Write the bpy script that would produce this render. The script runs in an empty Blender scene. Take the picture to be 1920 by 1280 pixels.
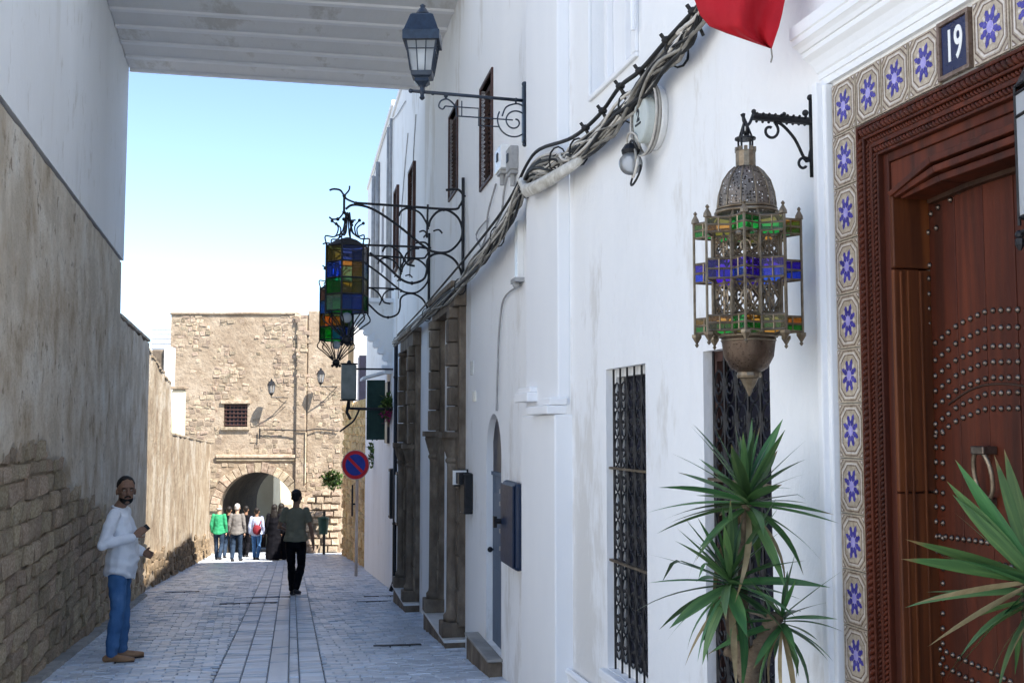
import bpy, bmesh, math, random
from mathutils import Vector, Matrix, Euler, noise
random.seed(11)
rad = math.radians
scene = bpy.context.scene
COL = scene.collection
# ------------------------------------------------------------------ camera, sky, sun, exposure
CAMZ = 1.36
FPX = 2080.0
PITCH = math.atan(160 / FPX)
cd = bpy.data.cameras.new('camera'); cam = bpy.data.objects.new('camera', cd); COL.objects.link(cam)
cd.sensor_width = 36; cd.lens = 36 * FPX / 1920; cd.clip_start = .05; cd.clip_end = 5000
cam.location = (0, 0, CAMZ); cam.rotation_euler = (rad(90) + PITCH, 0, 0)
scene.camera = cam
SUN_AZ = rad(130); SUN_EL = rad(51.5)            # azimuth clockwise from +Y: behind the camera, to its right
w = bpy.data.worlds.new('World'); scene.world = w; w.use_nodes = True
wn = w.node_tree.nodes; wl = w.node_tree.links
sky = wn.new('ShaderNodeTexSky'); sky.sky_type = 'NISHITA'; sky.sun_disc = False
sky.sun_elevation = SUN_EL; sky.sun_rotation = SUN_AZ
sky.air_density = .8; sky.dust_density = .0; sky.ozone_density = 1.2
bg = wn['Background']; bg.inputs[1].default_value = .064
wl.new(sky.outputs[0], bg.inputs[0])
sd = bpy.data.lights.new('sun', 'SUN'); sd.energy = 2.8; sd.angle = rad(.6); sd.color = (1, .95, .87)
sun = bpy.data.objects.new('sun', sd); COL.objects.link(sun)
TOSUN = Vector((math.sin(SUN_AZ) * math.cos(SUN_EL), math.cos(SUN_AZ) * math.cos(SUN_EL), math.sin(SUN_EL)))
sun.rotation_euler = (-TOSUN).to_track_quat('-Z', 'Y').to_euler()
sun.location = TOSUN * 60
vs = scene.view_settings
vs.view_transform = 'Standard'; vs.look = 'None'; vs.gamma = 1; vs.use_curve_mapping = False
vs.exposure = 2.34
scene.cycles.diffuse_bounces = 7; scene.cycles.max_bounces = 12; scene.cycles.transparent_max_bounces = 16
# ------------------------------------------------------------------ survey helpers: sight lines cut with real planes
CP, SP = math.cos(PITCH), math.sin(PITCH)
def ray(px, py):
    u = (px - 960) / FPX; v = -(py - 640) / FPX
    return Vector((u, CP - SP * v, SP + CP * v))
def at(px, py, Y):
    r = ray(px, py); return Vector((0, 0, CAMZ)) + r * (Y / r.y)
TS = .197
UX, UY = -TS / math.hypot(TS, 1), 1 / math.hypot(TS, 1)
SLOPE = .0778
def gz(x, y): return -SLOPE * (UX * x + UY * y)
def ground(px, py):
    r = ray(px, py); t = -CAMZ / (r.z + SLOPE * (UX * r.x + UY * r.y))
    return Vector((0, 0, CAMZ)) + r * t
class Frame:
    """vertical wall plane X = a + b*Y; local y points into the street; t runs towards the camera"""
    def __init__(s, a, b, Y0, side):
        L = math.hypot(b, 1); s.side = side
        s.O = Vector((a + b * Y0, Y0, 0)); s.e = Vector((-b, -1, 0)) / L
        s.n = Vector((-1, b, 0)) / L if side == 'R' else Vector((1, -b, 0)) / L
        s.sx = -1 if side == 'R' else 1
        x = s.e * s.sx
        s.M = Matrix(((x.x, s.n.x, 0, s.O.x), (x.y, s.n.y, 0, s.O.y), (0, 0, 1, 0), (0, 0, 0, 1)))
    def hit(s, px, py, o=0):
        r = ray(px, py); q = s.O + s.n * o - Vector((0, 0, CAMZ))
        p = Vector((0, 0, CAMZ)) + r * (q.dot(s.n) / r.dot(s.n))
        return (p - s.O).dot(s.e), p.z
    def world(s, t, o, z):
        p = s.O + s.e * t + s.n * o; return Vector((p.x, p.y, z))
    def g(s, t, o=0):
        p = s.O + s.e * t + s.n * o; return gz(p.x, p.y)
RW = Frame(1.75, -.193, 8.0, 'R')                       # row of white houses on the right
YF = 1.75 / (.193 + 110 / FPX)
FW = Frame((110 / FPX + .2356) * YF, -.2356, YF, 'R')   # house with the carved door
LW = Frame(-1.80, -.238, 9.0, 'L')                      # old wall on the left
SM = None
# ------------------------------------------------------------------ mesh builder
class MB:
    def __init__(s, sx=1): s.v = []; s.f = []; s.m = []; s.sx = sx
    def add(s, vs_, fs_, m=0):
        b = len(s.v); s.v += [tuple(v) for v in vs_]
        for f in fs_: s.f.append(tuple(b + i for i in f)); s.m.append(m)
    def box(s, x0, x1, y0, y1, z0, z1, m=0):
        s.add([(x0,y0,z0),(x1,y0,z0),(x1,y1,z0),(x0,y1,z0),(x0,y0,z1),(x1,y0,z1),(x1,y1,z1),(x0,y1,z1)],
              [(0,3,2,1),(4,5,6,7),(0,1,5,4),(1,2,6,5),(2,3,7,6),(3,0,4,7)], m)
    def poly(s, pts, m=0): s.add(pts, [tuple(range(len(pts)))], m)
    def prism(s, pts, lo, hi, m=0):                     # outline in (x,z), extruded along y
        n = len(pts)
        s.add([(p[0], lo, p[1]) for p in pts] + [(p[0], hi, p[1]) for p in pts],
              [tuple(range(n)), tuple(range(2*n-1, n-1, -1))] + [(i, (i+1) % n, n + (i+1) % n, n + i) for i in range(n)], m)
    def tube(s, pts, r, n=6, m=0, closed=False):
        P = [Vector(p) for p in pts]; N = len(P)
        if N < 2: return
        rr = r if isinstance(r, (list, tuple)) else [r] * N
        up = None; vs_ = []
        for i in range(N):
            a = P[i-1] if (i or closed) else P[0]; b = P[(i+1) % N] if (i < N-1 or closed) else P[-1]
            d = (b - a)
            d = d.normalized() if d.length > 1e-9 else Vector((0, 0, 1))
            if up is None:
                up = Vector((0, 0, 1)) if abs(d.z) < .9 else Vector((1, 0, 0))
            u = d.cross(up)
            if u.length < 1e-6: u = d.cross(Vector((.3, .8, .2)))
            u.normalize(); v = u.cross(d).normalized(); up = v
            for k in range(n):
                a_ = 2 * math.pi * k / n
                vs_.append(P[i] + (u * math.cos(a_) + v * math.sin(a_)) * rr[i])
        fs_ = []
        for i in range(N if closed else N-1):
            j = (i+1) % N
            for k in range(n): fs_.append((i*n+k, i*n+(k+1) % n, j*n+(k+1) % n, j*n+k))
        if not closed: fs_ += [tuple(range(n-1, -1, -1)), tuple((N-1)*n+k for k in range(n))]
        s.add(vs_, fs_, m)
    def lathe(s, prof, n=16, c=(0,0,0), m=0, a0=0):
        vs_ = []; N = len(prof)
        for r, z in prof:
            for k in range(n):
                a = a0 + 2 * math.pi * k / n
                vs_.append((c[0] + max(r, 1e-4) * math.cos(a), c[1] + max(r, 1e-4) * math.sin(a), c[2] + z))
        fs_ = [(i*n+k, i*n+(k+1) % n, (i+1)*n+(k+1) % n, (i+1)*n+k) for i in range(N-1) for k in range(n)]
        fs_ += [tuple(range(n-1, -1, -1)), tuple((N-1)*n+k for k in range(n))]
        s.add(vs_, fs_, m)
    def ball(s, c, rx, ry=None, rz=None, n=10, m=0):
        ry = ry or rx; rz = rz or rx; b = MB()
        b.lathe([(math.sin(math.pi*i/n), -math.cos(math.pi*i/n)) for i in range(n+1)], n+2)
        s.add([(c[0]+v[0]*rx, c[1]+v[1]*ry, c[2]+v[2]*rz) for v in b.v], b.f, m)
    def mesh(s, name, mats, smooth=False, recalc=True):
        me = bpy.data.meshes.new(name)
        me.from_pydata([(v[0]*s.sx, v[1], v[2]) for v in s.v], [], s.f)
        for x in (mats if isinstance(mats, (list, tuple)) else [mats]): me.materials.append(x)
        me.polygons.foreach_set('material_index', s.m)
        if recalc:
            b = bmesh.new(); b.from_mesh(me); bmesh.ops.recalc_face_normals(b, faces=b.faces); b.to_mesh(me); b.free()
        if smooth: me.polygons.foreach_set('use_smooth', [True] * len(me.polygons))
        me.update(); return me
    def obj(s, name, mats, parent=None, smooth=False, bevel=0, recalc=True):
        o = bpy.data.objects.new(name, s.mesh(name, mats, smooth, recalc)); COL.objects.link(o)
        if parent: o.parent = parent
        if bevel:
            md = o.modifiers.new('bevel', 'BEVEL'); md.width = bevel; md.segments = 2; md.limit_method = 'ANGLE'
        return o
def link(name, me, parent=None, M=None):
    o = bpy.data.objects.new(name, me); COL.objects.link(o)
    if parent: o.parent = parent
    if M is not None: o.matrix_local = M
    return o
def tag(o, label, cat, group=None):
    o['label'] = label; o['category'] = cat
    if group: o['group'] = group
    return o
def thing(name, label, cat, M=None, group=None):
    o = bpy.data.objects.new(name, None); COL.objects.link(o); o.empty_display_size = .1
    if M is not None: o.matrix_world = M
    return tag(o, label, cat, group)
def struct(o): o['kind'] = 'structure'; return o
def stuff(o): o['kind'] = 'stuff'; return o
def T(x, y, z, rz=0): return Matrix.Translation((x, y, z)) @ Matrix.Rotation(rz, 4, 'Z')
def spl(pts, k=6):
    """Catmull-Rom through the points"""
    P = [Vector(p) for p in pts]; out = []
    for i in range(len(P)-1):
        a = P[max(i-1, 0)]; b = P[i]; c = P[i+1]; d = P[min(i+2, len(P)-1)]
        for j in range(k):
            t = j / k
            out.append(.5*((2*b)+(c-a)*t+(2*a-5*b+4*c-d)*t*t+(3*b-a-3*c+d)*t**3))
    return out + [P[-1]]
def spiral(cx, cz, r0, r1, a0, a1, n=26):
    return [(cx + (r0+(r1-r0)*i/n)*math.cos(a0+(a1-a0)*i/n), cz + (r0+(r1-r0)*i/n)*math.sin(a0+(a1-a0)*i/n)) for i in range(n+1)]
# ------------------------------------------------------------------ materials
def lin(c): return tuple(((x/255)/12.92 if x/255 <= .04045 else ((x/255+.055)/1.055)**2.4) for x in c) + (1,)
def mat(name, stops, scale=2., stretch=(1,1,1), rough=.85, bump=.15, bscale=30., bdist=.01, var=0., metal=0., spec=.3,
        grime=None, grime2=None, wave=None, rvar=.1, hue=0., jitter=True):
    m = bpy.data.materials.new(name); m.use_nodes = True; N = m.node_tree.nodes; K = m.node_tree.links
    B = N['Principled BSDF']; tc = N.new('ShaderNodeTexCoord'); oi = N.new('ShaderNodeObjectInfo')
    geo = N.new('ShaderNodeNewGeometry')
    add = N.new('ShaderNodeVectorMath'); add.operation = 'ADD'
    sc = N.new('ShaderNodeVectorMath'); sc.operation = 'SCALE'; sc.inputs['Scale'].default_value = 37. if jitter else 0
    cmb = N.new('ShaderNodeCombineXYZ')
    for i in range(3): K.new(oi.outputs['Random'], cmb.inputs[i])
    K.new(cmb.outputs[0], sc.inputs[0]); K.new(tc.outputs['Object'], add.inputs[0]); K.new(sc.outputs[0], add.inputs[1])
    def nz(scale, stretch, detail=7, rgh=.62):
        mp = N.new('ShaderNodeMapping'); mp.inputs['Scale'].default_value = stretch
        K.new(add.outputs[0], mp.inputs[0])
        t = N.new('ShaderNodeTexNoise'); t.inputs['Scale'].default_value = scale
        t.inputs['Detail'].default_value = detail; t.inputs['Roughness'].default_value = rgh
        K.new(mp.outputs[0], t.inputs['Vector']); return t.outputs['Fac']
    def ramp(fac, st):
        r = N.new('ShaderNodeValToRGB'); e = r.color_ramp.elements
        while len(e) < len(st): e.new(.5)
        for i, (p, c) in enumerate(st): e[i].position = p; e[i].color = c if len(c) == 4 else tuple(c) + (1,)
        K.new(fac, r.inputs[0]); return r.outputs[0]
    col = ramp(nz(scale, stretch), stops)
    for g in (grime, grime2):
        if g:
            gc, gs, gst, lo, hi = g
            fac = ramp(nz(gs, gst, 9, .7), [(lo, (0,0,0,1)), (hi, (1,1,1,1))])
            mx = N.new('ShaderNodeMix'); mx.data_type = 'RGBA'; K.new(fac, mx.inputs[0]); K.new(col, mx.inputs[6]); mx.inputs[7].default_value = gc
            col = mx.outputs[2]
    if wave:                                            # wood grain
        ws, wst, amt, wc = wave
        mp = N.new('ShaderNodeMapping'); mp.inputs['Scale'].default_value = wst; K.new(add.outputs[0], mp.inputs[0])
        wv = N.new('ShaderNodeTexNoise'); wv.inputs['Scale'].default_value = ws; wv.inputs['Detail'].default_value = 10; wv.inputs['Distortion'].default_value = .6
        K.new(mp.outputs[0], wv.inputs['Vector'])
        fac = ramp(wv.outputs['Fac'], [(.42, (0,0,0,1)), (.66, (amt,amt,amt,1))])
        mx = N.new('ShaderNodeMix'); mx.data_type = 'RGBA'; K.new(fac, mx.inputs[0]); K.new(col, mx.inputs[6]); mx.inputs[7].default_value = wc
        col = mx.outputs[2]
    if var or hue:
        ad = N.new('ShaderNodeMath'); ad.operation = 'ADD'; K.new(oi.outputs['Random'], ad.inputs[0]); K.new(geo.outputs['Random Per Island'], ad.inputs[1])
        fr = N.new('ShaderNodeMath'); fr.operation = 'FRACT'; K.new(ad.outputs[0], fr.inputs[0])
        mr = N.new('ShaderNodeMapRange'); mr.inputs['To Min'].default_value = 1-var; mr.inputs['To Max'].default_value = 1+var; K.new(fr.outputs[0], mr.inputs['Value'])
        hs = N.new('ShaderNodeHueSaturation'); K.new(mr.outputs[0], hs.inputs['Value']); K.new(col, hs.inputs['Color'])
        if hue:
            m2 = N.new('ShaderNodeMath'); m2.operation = 'MULTIPLY'; m2.inputs[1].default_value = 7.13; K.new(fr.outputs[0], m2.inputs[0])
            f2 = N.new('ShaderNodeMath'); f2.operation = 'FRACT'; K.new(m2.outputs[0], f2.inputs[0])
            mh = N.new('ShaderNodeMapRange'); mh.inputs['To Min'].default_value = .5-hue; mh.inputs['To Max'].default_value = .5+hue; K.new(f2.outputs[0], mh.inputs['Value'])
            K.new(mh.outputs[0], hs.inputs['Hue'])
        col = hs.outputs[0]
    K.new(col, B.inputs['Base Color'])
    bn = nz(bscale, stretch if bscale < 60 else (1,1,1), 8, .65)
    if bump:
        b = N.new('ShaderNodeBump'); b.inputs['Strength'].default_value = bump; b.inputs['Distance'].default_value = bdist
        K.new(bn, b.inputs['Height']); K.new(b.outputs[0], B.inputs['Normal'])
    mr = N.new('ShaderNodeMapRange'); mr.inputs['To Min'].default_value = max(.03, rough-rvar); mr.inputs['To Max'].default_value = min(1, rough+rvar)
    K.new(bn, mr.inputs['Value']); K.new(mr.outputs[0], B.inputs['Roughness'])
    B.inputs['Metallic'].default_value = metal; B.inputs['Specular IOR Level'].default_value = spec
    return m
def two(a, b, lo=.35, hi=.65): return [(lo, a + (1,) if len(a) == 3 else a), (hi, b + (1,) if len(b) == 3 else b)]
def glassy(name, c, trans=.8, rough=.15):
    m = bpy.data.materials.new(name); m.use_nodes = True; N = m.node_tree.nodes; K = m.node_tree.links
    for n_ in list(N): N.remove(n_)
    out = N.new('ShaderNodeOutputMaterial'); tr = N.new('ShaderNodeBsdfTransparent'); tr.inputs[0].default_value = c + (1,)
    tl = N.new('ShaderNodeBsdfTranslucent'); tl.inputs[0].default_value = c + (1,)
    df = N.new('ShaderNodeBsdfDiffuse'); df.inputs[0].default_value = c + (1,)
    gl = N.new('ShaderNodeBsdfGlossy'); gl.inputs['Roughness'].default_value = rough
    a = N.new('ShaderNodeMixShader'); a.inputs[0].default_value = .45; K.new(tl.outputs[0], a.inputs[1]); K.new(df.outputs[0], a.inputs[2])
    b = N.new('ShaderNodeMixShader'); b.inputs[0].default_value = trans; K.new(a.outputs[0], b.inputs[1]); K.new(tr.outputs[0], b.inputs[2])
    fr = N.new('ShaderNodeFresnel'); fr.inputs[0].default_value = 1.45
    nt = N.new('ShaderNodeTexNoise'); nt.inputs['Scale'].default_value = 40; bp = N.new('ShaderNodeBump'); bp.inputs['Strength'].default_value = .2; bp.inputs['Distance'].default_value = .004
    K.new(nt.outputs[0], bp.inputs['Height']); K.new(bp.outputs[0], gl.inputs['Normal'])
    d = N.new('ShaderNodeMixShader'); K.new(fr.outputs[0], d.inputs[0]); K.new(b.outputs[0], d.inputs[1]); K.new(gl.outputs[0], d.inputs[2])
    K.new(d.outputs[0], out.inputs[0]); return m
def pierced(name, c1, c2, scale, rad_, rough=.45, metal=.6):
    """thin sheet metal punched with small holes"""
    m = mat(name, two(c1, c2), 18, rough=rough, bump=.3, bscale=60, metal=metal, spec=.5)
    N = m.node_tree.nodes; K = m.node_tree.links; B = N['Principled BSDF']; out = N['Material Output']
    tc = N.new('ShaderNodeTexCoord'); vo = N.new('ShaderNodeTexVoronoi'); vo.inputs['Scale'].default_value = scale; vo.inputs['Randomness'].default_value = .35
    K.new(tc.outputs['Object'], vo.inputs['Vector'])
    lt = N.new('ShaderNodeMath'); lt.operation = 'LESS_THAN'; lt.inputs[1].default_value = rad_; K.new(vo.outputs['Distance'], lt.inputs[0])
    tr = N.new('ShaderNodeBsdfTransparent'); mx = N.new('ShaderNodeMixShader')
    K.new(lt.outputs[0], mx.inputs[0]); K.new(B.outputs[0], mx.inputs[1]); K.new(tr.outputs[0], mx.inputs[2]); K.new(mx.outputs[0], out.inputs[0])
    return m
m_white = mat('white_render', [(.3, (.80,.805,.81,1)), (.5, (.855,.858,.86,1)), (.7, (.89,.89,.885,1))], .7, (1,1,.5), .9, .45, 4.5, .04, grime=((.72,.705,.68,1), 1.1, (1,1,.35), .54, .60), grime2=((.68,.65,.60,1), 3.2, (1,1,.12), .62, .86))
m_white2 = mat('white_trim', [(.3, (.80,.81,.825,1)), (.7, (.87,.875,.88,1))], 1.2, (1,1,.4), .85, .18, 9, .02, grime=((.60,.57,.53,1), 2.2, (1,1,.25), .66, 1.0))
m_whiteaged = mat('aged_white_render', [(.3, (.80,.79,.77,1)), (.7, (.88,.875,.86,1))], .8, (1,1,.4), .92, .35, 5, .035, grime=((.66,.63,.58,1), 1.2, (1,1,.2), .58, .8), grime2=((.72,.70,.66,1), 4, (1,1,.5), .58, .66))
m_cream = mat('cream_render', [(.3, (.70,.58,.38,1)), (.7, (.80,.70,.50,1))], 1.5, rough=.9, bump=.2)
m_ceil = mat('painted_ceiling_board', [(.3, (.74,.735,.725,1)), (.7, (.82,.815,.80,1))], 1.5, (.4,1,1), .7, .25, 8, .02, grime=((.62,.60,.56,1), 1.5, (.4,1,1), .56, .64))
m_ceil2 = mat('painted_ceiling_batten', [(.3, (.82,.83,.84,1)), (.7, (.88,.88,.88,1))], 1.5, (.4,1,1), .7, .05, 20)
m_oldplaster = mat('weathered_wall_plaster', [(.27, (.34,.25,.16,1)), (.42, (.55,.45,.33,1)), (.54, (.67,.585,.47,1)), (.66, (.73,.67,.575,1)), (.78, (.77,.74,.69,1))], 1.9, (1,1,.85), .95, 1.0, 13, .035,
                   grime=((.20,.145,.09,1), 7.5, (1,1,.8), .57, .68), grime2=((.53,.45,.345,1), 1.0, (1,1,.8), .52, .60))
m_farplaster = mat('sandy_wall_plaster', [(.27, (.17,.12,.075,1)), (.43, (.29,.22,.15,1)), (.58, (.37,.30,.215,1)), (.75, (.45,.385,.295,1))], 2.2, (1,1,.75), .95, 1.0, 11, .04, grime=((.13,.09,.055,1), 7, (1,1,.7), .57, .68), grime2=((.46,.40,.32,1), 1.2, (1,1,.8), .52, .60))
m_stone = mat('brown_wall_stone', [(.25, (.21,.15,.095,1)), (.5, (.42,.325,.22,1)), (.78, (.60,.50,.37,1))], 7, rough=.95, bump=.9, bscale=16, bdist=.02, var=.22, hue=.012)
m_mortar = mat('wall_mortar', two((.26,.20,.135), (.42,.34,.245)), 5, rough=.98, bump=.8, bscale=14, bdist=.02)
m_gate = mat('sandstone_render', [(.28, (.20,.145,.098,1)), (.5, (.32,.25,.18,1)), (.72, (.41,.335,.255,1))], 1.4, rough=.95, bump=.9, bscale=7, bdist=.05, grime=((.15,.105,.07,1), 8.5, (1,1,1.2), .57, .68), grime2=((.46,.385,.29,1), 1.3, (1,1,1), .58, .70))
m_gstone = mat('sandstone_block', [(.3, (.20,.145,.10,1)), (.5, (.35,.275,.20,1)), (.75, (.48,.40,.31,1))], 7, rough=.95, bump=.8, bscale=14, bdist=.03, var=.30, hue=.014)
m_goldlit = mat('sunlit_golden_stone', [(.3, (.48,.30,.13,1)), (.5, (.66,.47,.24,1)), (.75, (.78,.60,.34,1))], 5, rough=.95, bump=.8, bscale=12, bdist=.03, var=.18, hue=.01)  # golden stone, brightened in colour to stand in for sun on the wall
m_tunnelshade = mat('shaded_tunnel_render', two((.035,.028,.022), (.075,.06,.045)), 2, rough=.95, bump=.5, bscale=8, bdist=.03)  # tunnel shade carried by a near-black base colour
m_paver = mat('grey_paver', [(.3, (.48,.53,.60,1)), (.7, (.61,.66,.73,1))], 1.1, rough=.34, bump=.35, bscale=40, bdist=.006, var=.20, spec=.5, rvar=.15, grime=((.36,.385,.42,1), 2.3, (1,1,1), .58, .8), jitter=False)
m_joint = mat('paver_joint_grit', two((.17,.175,.18), (.27,.27,.265)), 9, rough=.95, bump=.4, bscale=60, bdist=.005)
m_earth = mat('packed_ground', two((.28,.27,.25), (.38,.365,.34)), .8, rough=.97, bump=.5, bscale=8, bdist=.03)
m_kerb = mat('kerb_concrete', two((.24,.235,.225), (.36,.35,.33)), 3, rough=.9, bump=.4, bscale=30, var=.1)
m_marble = mat('pale_step_marble', two((.58,.58,.57), (.74,.74,.72)), 3, rough=.5, bump=.05)
m_iron = mat('black_wrought_iron', two((.006,.007,.009), (.018,.018,.022)), 20, rough=.5, bump=.2, bscale=50, metal=.3, spec=.45)
m_lampblue = mat('dark_blue_lamp_paint', two((.015,.022,.035), (.03,.045,.07)), 20, rough=.38, bump=.08, metal=.2, spec=.5)
m_brass = mat('tarnished_brass', two((.14,.105,.07), (.30,.24,.17)), 22, rough=.42, bump=.25, bscale=60, metal=.75, spec=.5)
m_dome = pierced('pierced_dome_metal', (.13,.105,.085), (.25,.21,.175), 88, .33)
m_bowl = pierced('pierced_bowl_metal', (.085,.055,.038), (.15,.105,.075), 105, .20)
m_wood = mat('reddish_carved_wood', two((.055,.011,.005), (.105,.023,.009)), 2.4, (3,3,.35), .55, .25, 20, .006, spec=.22, wave=(14, (1.6,1.6,.07), .75, (.028,.009,.005,1)), var=.10)
m_wood2 = mat('golden_brown_jamb_wood', two((.085,.023,.007), (.16,.048,.014)), 2.4, (3,3,.35), .52, .25, 20, .006, spec=.25, wave=(16, (1.6,1.6,.07), .75, (.045,.013,.006,1)), var=.08)
m_wooddark = mat('dark_brown_wood', two((.022,.010,.006), (.05,.022,.012)), 3, (3,3,.35), .5, .2, 20, var=.1)
m_brownpaint = mat('brown_shutter_paint', two((.045,.020,.016), (.085,.042,.034)), 4, rough=.6, bump=.1, var=.08)
m_nail = mat('worn_nail_steel', two((.10,.075,.06), (.20,.16,.135)), 30, rough=.34, bump=.1, metal=.85, spec=.5)
m_tilebase = mat('glazed_tile_beige', two((.33,.27,.20), (.50,.42,.32)), 55, rough=.28, bump=.05, spec=.5, var=.07)
m_tileline = mat('glazed_tile_brown_line', two((.13,.085,.06), (.19,.13,.10)), 30, rough=.28, bump=.02, spec=.5)
m_tilepale = mat('glazed_tile_white', two((.52,.46,.40), (.66,.60,.54)), 30, rough=.28, bump=.02, spec=.5)
m_tileblue = mat('glazed_tile_cobalt', two((.035,.028,.20), (.085,.07,.36)), 30, rough=.25, bump=.02, spec=.5)
m_tileviol = mat('glazed_tile_lilac', two((.30,.26,.60), (.42,.38,.70)), 30, rough=.25, bump=.02, spec=.5)
m_navy = mat('navy_enamel', two((.008,.012,.05), (.014,.02,.075)), 10, rough=.2, bump=.02, spec=.5)
m_enamel = mat('white_enamel', two((.78,.78,.76), (.84,.84,.82)), 10, rough=.25, bump=.02)
m_boxblue = mat('blue_box_paint', two((.005,.016,.045), (.009,.024,.065)), 5, rough=.45, bump=.08, spec=.4, grime=((.025,.03,.045,1), 6, (1,1,.3), .6, .9))
m_doorblue = mat('blue_grey_door_paint', two((.075,.11,.17), (.11,.155,.22)), 4, (1,1,.3), .55, .1, 25)
m_darkglass = mat('dark_window_pane', two((.006,.006,.014), (.016,.014,.035)), 6, rough=.45, bump=.02, spec=.5, rvar=.05)
m_greypipe = mat('grey_pipe', two((.28,.28,.28), (.42,.42,.42)), 6, rough=.7, bump=.05)
m_stonedark = mat('dark_carved_stone', [(.3, (.085,.065,.047,1)), (.55, (.19,.15,.112,1)), (.75, (.32,.265,.20,1))], 5, (1,1,.6), .95, .8, 18, .02, var=.12)
m_cableb = mat('black_cable', two((.012,.012,.013), (.03,.03,.03)), 10, rough=.6, bump=.05)
m_cableg = mat('grey_cable', two((.20,.185,.16), (.36,.34,.30)), 10, rough=.7, bump=.05, var=.25)
m_cablew = mat('white_cable', two((.52,.48,.42), (.68,.65,.60)), 10, rough=.7, bump=.05, var=.15)
m_wrap = mat('stained_cable_wrap', two((.45,.42,.36), (.74,.72,.67)), 12, rough=.8, bump=.4, bscale=25)
m_red = mat('red_flag_cloth', two((.36,.004,.012), (.46,.008,.018)), 4, rough=.75, bump=.2, bscale=90, bdist=.002)
m_greenshut = mat('dark_green_shutter', two((.010,.040,.034), (.020,.065,.055)), 6, rough=.55, bump=.05)
m_greybox = mat('grey_green_metal', two((.17,.18,.155), (.24,.25,.22)), 5, rough=.5, bump=.05)
m_leaf = mat('yucca_leaf', [(.3, (.028,.085,.030,1)), (.55, (.065,.155,.048,1)), (.8, (.17,.27,.085,1))], 4, (.3,6,1), .45, .2, 30, .004, var=.4, hue=.03, spec=.45)
def dry_tips(m, lo, c):
    N = m.node_tree.nodes; K = m.node_tree.links; B = N['Principled BSDF']; src = B.inputs['Base Color'].links[0].from_socket
    tc = N.new('ShaderNodeTexCoord'); sp_ = N.new('ShaderNodeSeparateXYZ'); K.new(tc.outputs['Object'], sp_.inputs[0])
    oi = N.new('ShaderNodeObjectInfo'); mm = N.new('ShaderNodeMath'); mm.operation = 'MULTIPLY_ADD'; mm.inputs[1].default_value = .16; K.new(oi.outputs['Random'], mm.inputs[0]); K.new(sp_.outputs[0], mm.inputs[2])
    mr = N.new('ShaderNodeMapRange'); mr.inputs['From Min'].default_value = lo; mr.inputs['From Max'].default_value = lo+.08; K.new(mm.outputs[0], mr.inputs['Value'])
    mx = N.new('ShaderNodeMix'); mx.data_type = 'RGBA'; K.new(mr.outputs[0], mx.inputs[0]); K.new(src, mx.inputs[6]); mx.inputs[7].default_value = c; K.new(mx.outputs[2], B.inputs['Base Color'])
dry_tips(m_leaf, .98, (.20,.14,.06,1))
m_deadleaf = mat('dry_yucca_leaf', two((.22,.17,.085), (.38,.30,.17)), 5, rough=.8, bump=.2, var=.15)
m_bark = mat('yucca_bark', [(.3, (.085,.06,.04,1)), (.6, (.19,.145,.10,1)), (.8, (.28,.22,.16,1))], 9, (1,1,2.5), .95, .9, 22, .012)
m_terra = mat('terracotta', two((.25,.09,.045), (.36,.14,.07)), 6, rough=.85, bump=.2)
m_bush = mat('shrub_leaf', [(.3, (.03,.075,.015,1)), (.7, (.10,.17,.035,1))], 3, rough=.6, bump=.1, var=.4, hue=.03)
m_flower = mat('bougainvillea', two((.25,.015,.10), (.40,.03,.17)), 6, rough=.7, bump=.1, var=.3)
m_signblue = mat('sign_blue', two((.012,.03,.22), (.018,.045,.30)), 5, rough=.35, bump=.02)
m_signred = mat('sign_red', two((.36,.012,.022), (.48,.02,.035)), 5, rough=.35, bump=.02)
m_steel = mat('galvanised_steel', two((.34,.33,.33), (.52,.51,.50)), 12, rough=.45, bump=.08, metal=.6)
m_rustpole = mat('faded_pole_paint', [(.3, (.40,.29,.22,1)), (.6, (.58,.52,.46,1)), (.8, (.66,.63,.60,1))], 8, (1,1,.3), .6, .2, 30)
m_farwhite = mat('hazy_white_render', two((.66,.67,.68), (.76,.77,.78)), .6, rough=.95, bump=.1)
G = {'green': glassy('green_glass', (.02,.42,.06)), 'amber': glassy('amber_glass', (.75,.34,.05)), 'blue': glassy('blue_glass', (.05,.16,.80)),
     'purple': glassy('violet_glass', (.10,.03,.60)), 'navy': glassy('navy_glass', (.04,.09,.36)), 'olive': glassy('olive_glass', (.28,.24,.04)),
     'teal': glassy('teal_glass', (.03,.34,.24)), 'sky': glassy('sky_blue_glass', (.14,.42,.90)), 'rose': glassy('rose_glass', (.62,.34,.26)),
     'pale': glassy('pale_green_glass', (.45,.75,.60)), 'clear': glassy('clear_ribbed_glass', (.86,.88,.90), .65, .1), 'milk': glassy('milky_glass', (.88,.92,.96), .1, .25)}
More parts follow.
